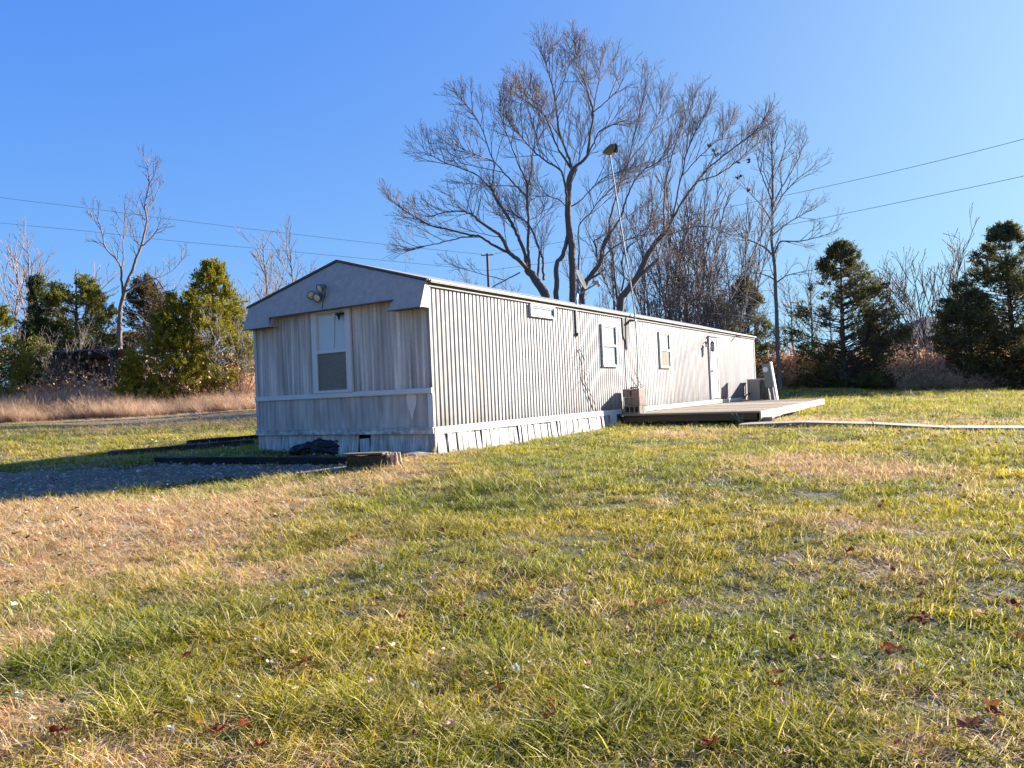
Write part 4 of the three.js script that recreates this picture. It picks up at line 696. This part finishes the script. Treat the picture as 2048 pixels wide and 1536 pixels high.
// ------------------------------------------------------------------ far house, shed, utility pole and wires
{
  const D = 72, a = at(1818, 675, D), gy = height(a.x + 6, a.z - 4), base = new V3(a.x, gy, a.z), t = thing('house', 'distant house with grey hipped roof half hidden by the right evergreens', 'house', base, 0);
  const eave = a.y - gy, rise = at(1886, 632, D + 5).y - a.y, w = 13, d = 10, wall = mat([0.2, 0.16, 0.13], 0.8);
  mesh('wall', box(w - 1, eave, d - 1, w / 2, eave / 2 - 0.05, -d / 2), wall, t);
  const shingle = tex(256, 256, (x, y) => { const v = 0.5 + 0.35 * hash(Math.floor(x * 40), Math.floor(y * 24)) * 0.6 + 0.2 * fbm(x * 8, y * 8); return [v, v, v * 1.03]; });
  const c = [[0, eave, 0], [w, eave, 0], [w, eave, -d], [0, eave, -d], [4.4, eave + rise, -d / 2], [w - 4.4, eave + rise, -d / 2]], pos = [], uv = [];
  for (const f of [[0, 1, 5], [0, 5, 4], [1, 2, 5], [2, 3, 4], [2, 4, 5], [3, 0, 4], [0, 3, 2], [0, 2, 1]]) for (const k of f) { pos.push(...c[k]); uv.push(c[k][0] / 3, c[k][1] / 3 + c[k][2] / 3); }
  const g = new THREE.BufferGeometry(); g.setAttribute('position', new THREE.Float32BufferAttribute(pos, 3)); g.setAttribute('uv', new THREE.Float32BufferAttribute(uv, 2)); g.computeVertexNormals();
  const rf = mesh('roof', g, mat([0.2, 0.19, 0.2], 0.85, { map: shingle, side: THREE.DoubleSide }), t);
  mesh('chimney', rbox(0.7, 1.4, 0.7, 0.02, w - 4, eave + rise - 0.2, -d / 2), mat([0.25, 0.14, 0.1], 0.9), rf);
  mesh('fascia', merge([box(w, 0.16, 0.05, w / 2, eave - 0.06, 0.02), box(0.05, 0.16, d - 0.1, -0.02, eave - 0.06, -d / 2)]), M.white, t);
  for (const x of [2.2, 6.5, 10.5]) { const win = mesh('window', merge([box(1.1, 0.08, 0.08, x, eave * 0.8, -0.47), box(1.1, 0.08, 0.08, x, eave * 0.35, -0.47), box(0.08, eave * 0.45 - 0.08, 0.08, x - 0.51, eave * 0.575, -0.47), box(0.08, eave * 0.45 - 0.08, 0.08, x + 0.51, eave * 0.575, -0.47)]), M.white, t); mesh('pane', box(0.94, eave * 0.45 - 0.08, 0.02, x, eave * 0.575, -0.48), mat([0.05, 0.06, 0.07], 0.1), win); }
}
{
  const D = 37, a = at(96, 770, D), b = at(238, 765, D), y0 = Math.min(height(a.x, a.z), height(b.x, b.z)) - 0.1, w = b.x - a.x, top = at(190, 703, D).y - y0, t = thing('open_shed', 'dark open fronted shed half hidden by cedars and brush at left', 'shed', new V3(a.x, y0, a.z), 0);
  const dk = mat([0.035, 0.026, 0.02], 0.9, { map: tieTex }), gy = mat([0.3, 0.32, 0.33], 0.8, { map: tieTex }), br = mat([0.42, 0.25, 0.14], 0.9, { map: tieTex });
  mesh('roof', bar(new V3(w / 2, top + 0.05, 0.5), new V3(w / 2, top - 0.25, -3.2), w + 0.6, 0.08), mat([0.16, 0.15, 0.15], 0.7, { map: speck }), t);
  mesh('fascia', box(w + 0.5, 0.32, 0.06, w / 2, top - 0.2, 0.45), dk, t);
  for (let k = 0; k < 3; k++) mesh('post', new THREE.CylinderGeometry(0.07, 0.09, top - 0.1, 7).translate(0.2 + k * (w - 0.4) / 2, (top - 0.1) / 2, 0.3), k === 1 ? dk : bark.pale, t);
  for (let k = 0; k < 16; k++) mesh('wall_board', box(w / 16 - 0.03, top - 0.45, 0.03, (k + 0.5) * w / 16, (top - 0.45) / 2, -3 + (k % 2) * 0.02), gy, t);
  for (let k = 0; k < 4; k++) mesh('wall_board', box(0.2, top * 0.62, 0.03, w - 0.75 + k * 0.23, top * 0.52, 0.1 + (k % 2) * 0.02), br, t);
  for (let k = 0; k < 8; k++) mesh('wall_board', box(0.03, top - 0.45, 0.38, w - 0.02 + (k % 2) * 0.02, (top - 0.45) / 2, -2.8 + k * 0.4), dk, t);
}
{
  const D = 64, p = at(974.5, 508, D), g = height(p.x, p.z), t = thing('utility_pole', 'thin dark wooden utility pole with crossarm beyond the roof', 'utility pole', new V3(p.x, g, p.z)), h = p.y - g;
  mesh('pole', new THREE.CylinderGeometry(0.11, 0.17, h + 0.5, 8).translate(0, h / 2 - 0.2, 0), bark.maple, t);
  mesh('crossarm', rbox(1.1, 0.1, 0.1, 0.015, 0, h - 0.12, 0.14), bark.maple, t);
  for (const x of [-0.45, 0.45]) mesh('insulator', new THREE.CylinderGeometry(0.04, 0.06, 0.14, 8).translate(x, h, 0.14), M.grey, t);
  const wire = (label, pts, r = 0.014) => { const P = pts.map((q) => at(...q)); const o = thing('power_line', label, 'power line', P[0]); mesh('cable', new THREE.TubeGeometry(new THREE.CatmullRomCurve3(P.map((q) => q.clone().sub(P[0])), false, 'centripetal'), 80, r, 4), mat([0.05, 0.05, 0.055], 0.8), o); };
  wire('upper power line crossing the sky at left, from the utility pole', [[966, 509, 64], [780, 490, 63.5], [560, 465, 63], [330, 437, 62], [180, 417, 61.5], [0, 395, 61], [-300, 352, 60]]);
  wire('lower power line crossing the sky at left, from the utility pole', [[974, 541, 64], [800, 524, 63.5], [560, 501, 63], [330, 480, 62], [180, 463, 61.5], [0, 446, 61], [-300, 416, 60]]);
  wire('upper power line rising to the right edge of the sky', [[983, 509, 64], [1250, 460, 58], [1450, 416, 53], [1630, 378, 48], [1850, 328, 42], [2048, 278, 38], [2400, 180, 32]]);
  wire('lower power line rising to the right edge of the sky', [[975, 541, 64], [1250, 505, 58], [1450, 473, 53], [1640, 437, 48], [1850, 394, 42], [2048, 352, 38], [2400, 270, 32]]);
}

// ------------------------------------------------------------------ grass, leaves and brush
const blade = new THREE.MeshPhysicalMaterial({ color: 0xffffff, roughness: 1, specularIntensity: 0.12, transmission: 0.48, thickness: 0, side: THREE.DoubleSide, vertexColors: true });
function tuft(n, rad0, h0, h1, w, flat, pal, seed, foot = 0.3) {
  const R = rng(seed), pos = [], col = [], idx = [];
  for (let k = 0; k < n; k++) {
    const a = R() * 6.28, rr = Math.sqrt(R()) * rad0, x = Math.cos(a) * rr, z = Math.sin(a) * rr, b = R() * 6.28, L_ = lerp(h0, h1, R()), th0 = flat * (0.3 + 0.7 * R()), bend = 0.3 + R() * 0.9, ww = w * (0.6 + 0.7 * R()), c = pal[Math.floor(R() * pal.length)], v = 0.75 + 0.5 * R(), base = pos.length / 3, tw = b + 1.57 + (R() - 0.5) * 1.2, sx = Math.cos(tw), sz = Math.sin(tw);
    let px = x, py = -0.01, pz = z;
    for (let s = 0; s <= 3; s++) {
      const f = s / 3, th = Math.min(1.75, th0 + bend * f), q = ww * (1 - f * 0.85) / 2; if (s) { px += Math.cos(b) * Math.sin(th) * L_ / 3; pz += Math.sin(b) * Math.sin(th) * L_ / 3; py = Math.max(0.004, py + Math.cos(th) * L_ / 3); }
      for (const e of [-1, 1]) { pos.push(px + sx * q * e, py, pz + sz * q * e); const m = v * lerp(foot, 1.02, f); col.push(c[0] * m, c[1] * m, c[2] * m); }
      if (s) { const i = base + s * 2; idx.push(i - 2, i - 1, i, i - 1, i + 1, i); }
    }
  }
  const g = new THREE.BufferGeometry(); g.setAttribute('position', new THREE.Float32BufferAttribute(pos, 3)); g.setAttribute('color', new THREE.Float32BufferAttribute(col, 3)); g.setIndex(idx); g.computeVertexNormals(); return g;
}
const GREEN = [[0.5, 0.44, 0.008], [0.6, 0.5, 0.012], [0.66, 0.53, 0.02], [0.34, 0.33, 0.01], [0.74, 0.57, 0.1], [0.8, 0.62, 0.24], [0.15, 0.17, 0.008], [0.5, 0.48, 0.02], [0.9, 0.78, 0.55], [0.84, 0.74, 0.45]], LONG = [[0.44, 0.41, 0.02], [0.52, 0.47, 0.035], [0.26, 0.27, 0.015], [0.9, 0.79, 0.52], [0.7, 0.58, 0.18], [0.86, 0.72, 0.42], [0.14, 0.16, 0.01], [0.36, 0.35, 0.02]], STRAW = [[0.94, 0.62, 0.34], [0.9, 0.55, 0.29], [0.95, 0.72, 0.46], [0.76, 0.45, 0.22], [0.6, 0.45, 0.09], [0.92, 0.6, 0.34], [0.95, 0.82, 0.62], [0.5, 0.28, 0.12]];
const tufts = {
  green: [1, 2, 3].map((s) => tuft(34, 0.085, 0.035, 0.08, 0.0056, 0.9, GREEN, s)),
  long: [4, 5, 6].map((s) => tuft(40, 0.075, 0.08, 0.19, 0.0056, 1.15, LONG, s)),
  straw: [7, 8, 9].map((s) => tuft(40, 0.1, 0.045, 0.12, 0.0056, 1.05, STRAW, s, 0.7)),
};
const ties = [[[218, 914], [508, 889]], [[316, 925], [780, 926]], [[376, 891], [512, 878]], [[578, 912], [716, 908]]].map(([a, b]) => [ground(...a), ground(...b)]);
function bare(x, z, margin = 0) {                        // where nothing grows
  const [u, v] = UV(x, z);
  if (u > -0.0 - margin && u < L + 0.1 && v < 0.03 + margin && v > -WID - 0.05 - margin) return true;
  if (u > DK.u0 + 0.05 && u < DK.u1 && v > -0.1 && v < deckV(u) - 0.02) return true;
  if (Math.abs(pathOff(x, z)) < 0.42 && pathOn(x, z)) return true;
  if (Math.abs(laneOff(x, z)) < 1.15) return true;
  for (const [a, b] of ties) { const dx = b.x - a.x, dz = b.z - a.z, k = clamp(((x - a.x) * dx + (z - a.z) * dz) / (dx * dx + dz * dz), 0, 1); if (Math.hypot(a.x + dx * k - x, a.z + dz * k - z) < 0.14) return true; }
  return false;
}
const laneSide = (x, z) => (x - laneA.x) * laneDir.z - (z - laneA.z) * laneDir.x, beyond = laneSide(-20, -60) > 0;
const field = { green: [[], [], []], long: [[], [], []], straw: [[], [], []] }, G = rng(77), dum = new THREE.Object3D(), colr = new THREE.Color();
function plant(x, z, s) {
  const d = Math.hypot(x, z), gr = gravel(x, z); if (bare(x, z) || (gr > 0.3 && G() > 0.035) || (gr > 0.12 && G() > 0.4)) return;
  const st = straw(x, z), tl = blob(tallSpots, x, z) + (fbm(x * 1.1 + 90, z * 1.1, 3) - 0.55) * 2.2, r = G();
  const kind = r < st * 1.05 - 0.08 ? 'straw' : G() < tl ? 'long' : 'green', sub_ = Math.floor(G() * 3);
  const yel = clamp(fbm(x * 0.8 + 7, z * 0.8 + 3, 3) * 1.6 - 0.4, 0, 1), v = (0.72 + 0.5 * fbm(x * 5, z * 5, 2)) * (0.85 + 0.3 * G());
  colr.setRGB(v * (kind === 'straw' ? 1 : 0.82 + 0.5 * yel), v * (kind === 'straw' ? 0.97 : 0.92 + 0.2 * yel), v * (kind === 'straw' ? 0.9 : 0.75));
  dum.position.set(x, height(x, z), z); dum.rotation.set((G() - 0.5) * 0.3, G() * 6.28, (G() - 0.5) * 0.3); const k = s * (x < -6 && Math.abs(laneSide(x, z)) < 4 ? 0.55 : 1) * (0.75 + 0.5 * G()) * (kind === 'long' ? 0.7 + 0.5 * clamp(tl, 0, 1) : kind === 'green' ? 0.55 + 0.9 * fbm(x * 1.7 + 5, z * 1.7, 3) : 1); dum.scale.set(k, k * (0.8 + 0.4 * G()), k); dum.updateMatrix();
  field[kind][sub_].push([dum.matrix.clone(), colr.clone()]);
}
function ring(d0, d1, per, s, az0 = -52, az1 = 52) {
  const n = Math.round((d1 * d1 - d0 * d0) * rad(az1 - az0) / 2 * per);
  for (let i = 0; i < n; i++) { const d = Math.sqrt(lerp(d0 * d0, d1 * d1, G())), a = rad(lerp(az0, az1, G())); plant(Math.sin(a) * d, -Math.cos(a) * d, s); }
}
ring(0, 4, 330, 0.95, -180, 180); ring(4, 7, 210, 1.05, -110, 110); ring(7, 12, 110, 1.3, -75, 75); ring(12, 20, 50, 1.6); ring(20, 34, 20, 2.2); ring(34, 50, 9, 2.8);
const kinds = { green: ['lawn_grass', 'short green lawn grass'], long: ['long_grass', 'longer arching tufts of winter grass in the lawn'], straw: ['straw_grass', 'matted dry straw coloured grass in the lawn'] };
function scatter(name, label, category, g, m, list) {
  const o = new THREE.InstancedMesh(g, m, list.length); o.name = numbered(name); o.castShadow = o.receiveShadow = true;
  list.forEach(([q, c], i) => { o.setMatrixAt(i, q); if (c) o.setColorAt(i, c); }); scene.add(o); return tag(o, label, category, null, 'stuff');
}
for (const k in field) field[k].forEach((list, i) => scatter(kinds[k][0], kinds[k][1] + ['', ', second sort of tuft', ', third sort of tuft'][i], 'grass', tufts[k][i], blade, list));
// tall dry grass before the left tree line, and rough grass at the foot of the right hedge
{
  const dry = [1, 2].map((s) => tuft(40, 0.22, 0.6, 1.25, 0.016, 0.35, [[0.76, 0.52, 0.34], [0.7, 0.46, 0.29], [0.82, 0.6, 0.4], [0.56, 0.34, 0.2], [0.84, 0.68, 0.46], [0.8, 0.62, 0.4], [0.3, 0.17, 0.1]], 30 + s, 0.6)), R = rng(31), lists = [[], []];
  for (let i = 0; i < 7500; i++) {
    const px = -160 + R() * 690, d = 26 + R() * 17, p = at(px, 800, d), off = -laneOff(p.x, p.z), o2 = Math.abs(laneOff(p.x, p.z)); if (p.x > -7.5 && d < 30) continue; if (o2 < 2.2 + fbm(p.x * 0.4, p.z * 0.4) * 2.4 || d < 20) continue; if ((p.x - laneA.x) * laneDir.z - (p.z - laneA.z) * laneDir.x > 0 !== beyond) continue;
    const k = 0.85 * (0.3 + 0.6 * R() + 0.9 * fbm(p.x * 0.6, p.z * 0.6, 3)) * lerp(0.5, 1.1, sstep(o2, 2.2, 7)), v = 0.8 + 0.4 * fbm(p.x, p.z, 2); dum.position.set(p.x, height(p.x, p.z), p.z); dum.rotation.set((R() - 0.5) * 0.3, R() * 6.28, (R() - 0.5) * 0.3); dum.scale.set(k, k, k); dum.updateMatrix(); lists[i % 2].push([dum.matrix.clone(), new THREE.Color(v * 1.05, v, v * 0.97)]);
  }
  lists.forEach((l, i) => scatter('tall_dry_grass', ['tall pinkish dry grass in front of the left tree line', 'tall pale dry grass in front of the left tree line'][i], 'grass', dry[i], blade, l));
}
// brambles under the right trees: arching stems with withered leaves
{
  const bramble = (seed, leaves) => {
    const R = rng(seed), b = new Tubes(), pos = [];
    for (let k = 0; k < 34; k++) {
      const a = R() * 6.28, d = new V3(Math.cos(a) * 0.7, 0.5 + R(), Math.sin(a) * 0.7).normalize(), p = [new V3((R() - 0.5) * 0.5, 0, (R() - 0.5) * 0.5)], L_ = 0.7 + R() * 1.2;
      for (let j = 1; j <= 5; j++) { d.y -= 0.18 * R(); d.x += (R() - 0.5) * 0.3; d.z += (R() - 0.5) * 0.3; d.normalize(); p.push(p[j - 1].clone().addScaledVector(d, L_ / 5)); if (j > 1) for (let q = 0; q < leaves; q++) { const c = p[j].clone().add(new V3(R() - 0.5, R() - 0.5, R() - 0.5).multiplyScalar(0.3)), e = new V3(R() - 0.5, R() - 0.5, R() - 0.5).normalize().multiplyScalar(0.055), f = new V3(R() - 0.5, R() - 0.5, R() - 0.5).normalize().multiplyScalar(0.038); for (const w of [c, c.clone().add(e).add(f), c.clone().add(e.clone().multiplyScalar(2)), c, c.clone().add(e.clone().multiplyScalar(2)), c.clone().add(e).sub(f)]) pos.push(w.x, w.y, w.z); } }
      b.add(p, 0.014, 0.007, 3);
    }
    const g = new THREE.BufferGeometry(); g.setAttribute('position', new THREE.Float32BufferAttribute(pos, 3)); g.computeVertexNormals(); return [b.geometry(), g];
  };
  const f = [bramble(61, 3), bramble(62, 5)], R = rng(63), lists = [[], []];
  for (let i = 0; i < 900; i++) {
    const px = 1500 + R() * 700, q = sstep(px, 1560, 2000), d = lerp(44, 46, q) + R() * R() * 12, p = at(px, 760, d), k = (0.55 + 0.5 * R()) * lerp(0.8, 1.9, sstep(d, lerp(44, 46, q), lerp(47.5, 49.5, q))), v = 0.7 + 0.6 * R();
    dum.position.set(p.x, height(p.x, p.z) - 0.02, p.z); dum.rotation.set(0, R() * 6.28, 0); dum.scale.set(k, k * (0.8 + 0.5 * R()), k); dum.updateMatrix(); lists[i % 2].push([dum.matrix.clone(), new THREE.Color(v, v * (0.9 + 0.15 * R()), v * 0.9)]);
  }
  for (let i = 0; i < 90; i++) { const px = 30 + R() * 480, d = 35 + R() * 8, p = at(px, 760, d), k = 0.7 + 0.7 * R(), v = 0.8 + 0.5 * R(); dum.position.set(p.x, height(p.x, p.z), p.z); dum.rotation.set(0, R() * 6.28, 0); dum.scale.set(k, k * 1.3, k); dum.updateMatrix(); lists[0].push([dum.matrix.clone(), new THREE.Color(v * 1.5, v * 1.4, v * 1.3)]); }
  const st = mat([0.32, 0.2, 0.125], 0.9), lf = new THREE.MeshPhysicalMaterial({ color: rgb(0.7, 0.43, 0.25), roughness: 1, specularIntensity: 0.12, transmission: 0.3, thickness: 0, side: THREE.DoubleSide });
  lists.forEach((l, i) => { scatter('bramble_stems', ['reddish brown bramble stems under the trees', 'second growth of bramble stems under the trees'][i], 'brambles', f[i][0], st, l); scatter('bramble_leaves', ['withered brown leaves in the brambles', 'withered leaves, second growth of brambles'][i], 'brambles', f[i][1], lf, l); });
}
// gravel stones
{
  const s = new THREE.IcosahedronGeometry(0.02, 0), R = rng(71), l = [];
  for (let i = 0; i < 9000; i++) { const x = -11.5 + R() * 9.5, z = -12 + R() * 6; if (gravel(x, z) < 0.2) continue; const k = 0.5 + R() * R() * 1.6, v = 0.6 + 0.6 * R(); dum.position.set(x, height(x, z) + 0.008, z); dum.rotation.set(R() * 6, R() * 6, R() * 6); dum.scale.set(k, k * 0.6, k); dum.updateMatrix(); l.push([dum.matrix.clone(), new THREE.Color(v, v * 0.97, v * 0.93)]); }
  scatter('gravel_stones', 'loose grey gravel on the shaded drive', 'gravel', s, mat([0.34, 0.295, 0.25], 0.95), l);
}
// fallen leaves
function leafGeometry(seed, size, curl) {
  const R = rng(seed), n = 22, pos = [0, 0, 0], idx = [];
  for (let k = 0; k < n; k++) { const a = k / n * 6.2832, lobe = 0.62 + 0.38 * Math.abs(Math.cos(a * 2.5)) ** 1.5 * (Math.cos(a) > -0.75 ? 1 : 0.5), r = size * lobe * (k % 2 ? 0.92 : 1) * (0.9 + 0.2 * R()), x = Math.cos(a) * r, z = Math.sin(a) * r * 0.85; pos.push(x, curl * (z * z * 9 + Math.sin(a * 3 + seed) * size * 0.16 + x * x * 4), z); idx.push(0, k + 1, (k + 1) % n + 1); }
  const g = new THREE.BufferGeometry(); g.setAttribute('position', new THREE.Float32BufferAttribute(pos, 3)); g.setIndex(idx.map((v, i) => idx[i - i % 3 + [0, 2, 1][i % 3]])); g.computeVertexNormals(); return g;
}
{
  const gs = [1, 2, 3, 4].map((s) => leafGeometry(s, 0.04, 0.6 + 0.35 * s)), R = rng(81), stalk = tube([new V3(-0.02, 0.004, 0), new V3(-0.05, 0.01, 0.006), new V3(-0.075, 0.016, 0.015)], 0.0016, 4);
  const LM = [[0.24, 0.055, 0.025], [0.15, 0.035, 0.022], [0.27, 0.1, 0.045], [0.42, 0.25, 0.14], [0.55, 0.45, 0.3]].map((c) => new THREE.MeshPhysicalMaterial({ color: rgb(...c), roughness: 1, specularIntensity: 0.12, transmission: 0.2, thickness: 0, side: THREE.DoubleSide }));
  const kinds_ = [['red dry maple leaf curled in the foreground grass', 'red maple leaves in the grass'], ['dark red dry maple leaf in the foreground grass', 'dark red maple leaves in the grass'], ['rust brown dry leaf in the foreground grass', 'rust brown leaves in the grass'], ['tan dry leaf in the foreground grass', 'tan leaves in the grass'], ['pale bleached leaf in the foreground grass', 'pale leaves in the grass']];
  const spots_ = [[[1830, 1228], [1410, 1518], [1105, 1425], [1770, 1306], [1585, 1300], [435, 1478], [520, 1515], [1425, 1512], [490, 1470], [1990, 1445], [710, 1085], [370, 1335], [1555, 1395], [130, 1478], [20, 1420], [1250, 1055]], [[1835, 1252], [1822, 1258], [1850, 1250], [2025, 1222], [1845, 1262], [1790, 1310], [1090, 1440], [1118, 1436], [1550, 1370], [1300, 1375], [1700, 1115], [115, 1490]], [[1985, 1432], [1320, 1216], [1270, 1220], [1840, 1215], [190, 1258], [225, 1253], [920, 1230], [805, 1248], [2035, 1290], [1940, 1480], [1100, 1460], [610, 1340]], [[440, 1468], [1835, 1497], [1890, 1495], [1875, 1372], [1305, 1300], [1460, 1475], [265, 1340], [560, 1085], [1170, 1295], [980, 1370], [1725, 1150], [1905, 1150], [1640, 1330]], [[165, 1512], [1105, 1335], [1560, 1470], [155, 1275], [1375, 1365], [1670, 1340], [1090, 1225], [505, 1250], [540, 1348], [170, 1405], [1480, 1395], [350, 1335], [2020, 1180], [1930, 1350], [830, 1390], [640, 1298], [700, 1480]]];
  spots_.forEach((list, k) => list.forEach(([x, y]) => { const p = ground(x, y), t = thing('fallen_leaf', kinds_[k][0], 'leaf', p.add(new V3(0, 0.03 + R() * 0.03, 0)), R() * 6.28, kinds_[k][1]); t.rotation.x = (R() - 0.7) * 0.9; t.rotation.z = (R() - 0.5) * 0.9; t.scale.setScalar(k > 3 ? 0.35 + R() * 0.25 : k > 2 ? 0.5 + R() * 0.35 : 0.6 + R() * 0.55); mesh('leaf_blade', gs[Math.floor(R() * 4)], LM[k], t); mesh('stalk', stalk, LM[k], t); }));
  const lists = gs.map(() => []);
  for (let i = 0; i < 13000; i++) {
    const d = 2.2 + Math.pow(R(), 0.7) * 40, a = rad(-45 + R() * 90), x = Math.sin(a) * d, z = -Math.cos(a) * d; if (bare(x, z)) continue; if (fbm(x * 0.9 + 3, z * 0.9, 3) + 0.18 * sstep(x, -4, 8) + 0.25 * blob(strawSpots, x, z) < 0.36 + 0.26 * R()) continue;
    const k = (0.22 + R() * 0.42) * (1 + d * 0.018), c = R() < 0.62 ? [0.55 + R() * 0.35, 0.4 + R() * 0.28, 0.27 + R() * 0.2] : [0.1 + R() * 0.15, 0.05 + R() * 0.06, 0.025 + R() * 0.03];
    dum.position.set(x, height(x, z) + 0.03 + R() * 0.05, z); dum.rotation.set((R() - 0.5) * 1.3, R() * 6.28, (R() - 0.5) * 1.3); dum.scale.set(k, k, k); dum.updateMatrix(); lists[i % 4].push([dum.matrix.clone(), new THREE.Color().setRGB(...c)]);
  }
  const lm = new THREE.MeshPhysicalMaterial({ color: 0xffffff, roughness: 1, specularIntensity: 0.12, transmission: 0.2, thickness: 0, side: THREE.DoubleSide });
  lists.forEach((l, i) => scatter('leaf_litter', ['small dry leaves scattered over the lawn', 'dry leaves scattered over the lawn, second shape', 'dry leaves scattered over the lawn, third shape', 'dry leaves scattered over the lawn, fourth shape'][i], 'leaves', gs[i], lm, l));
}

renderer.render(scene, camera);
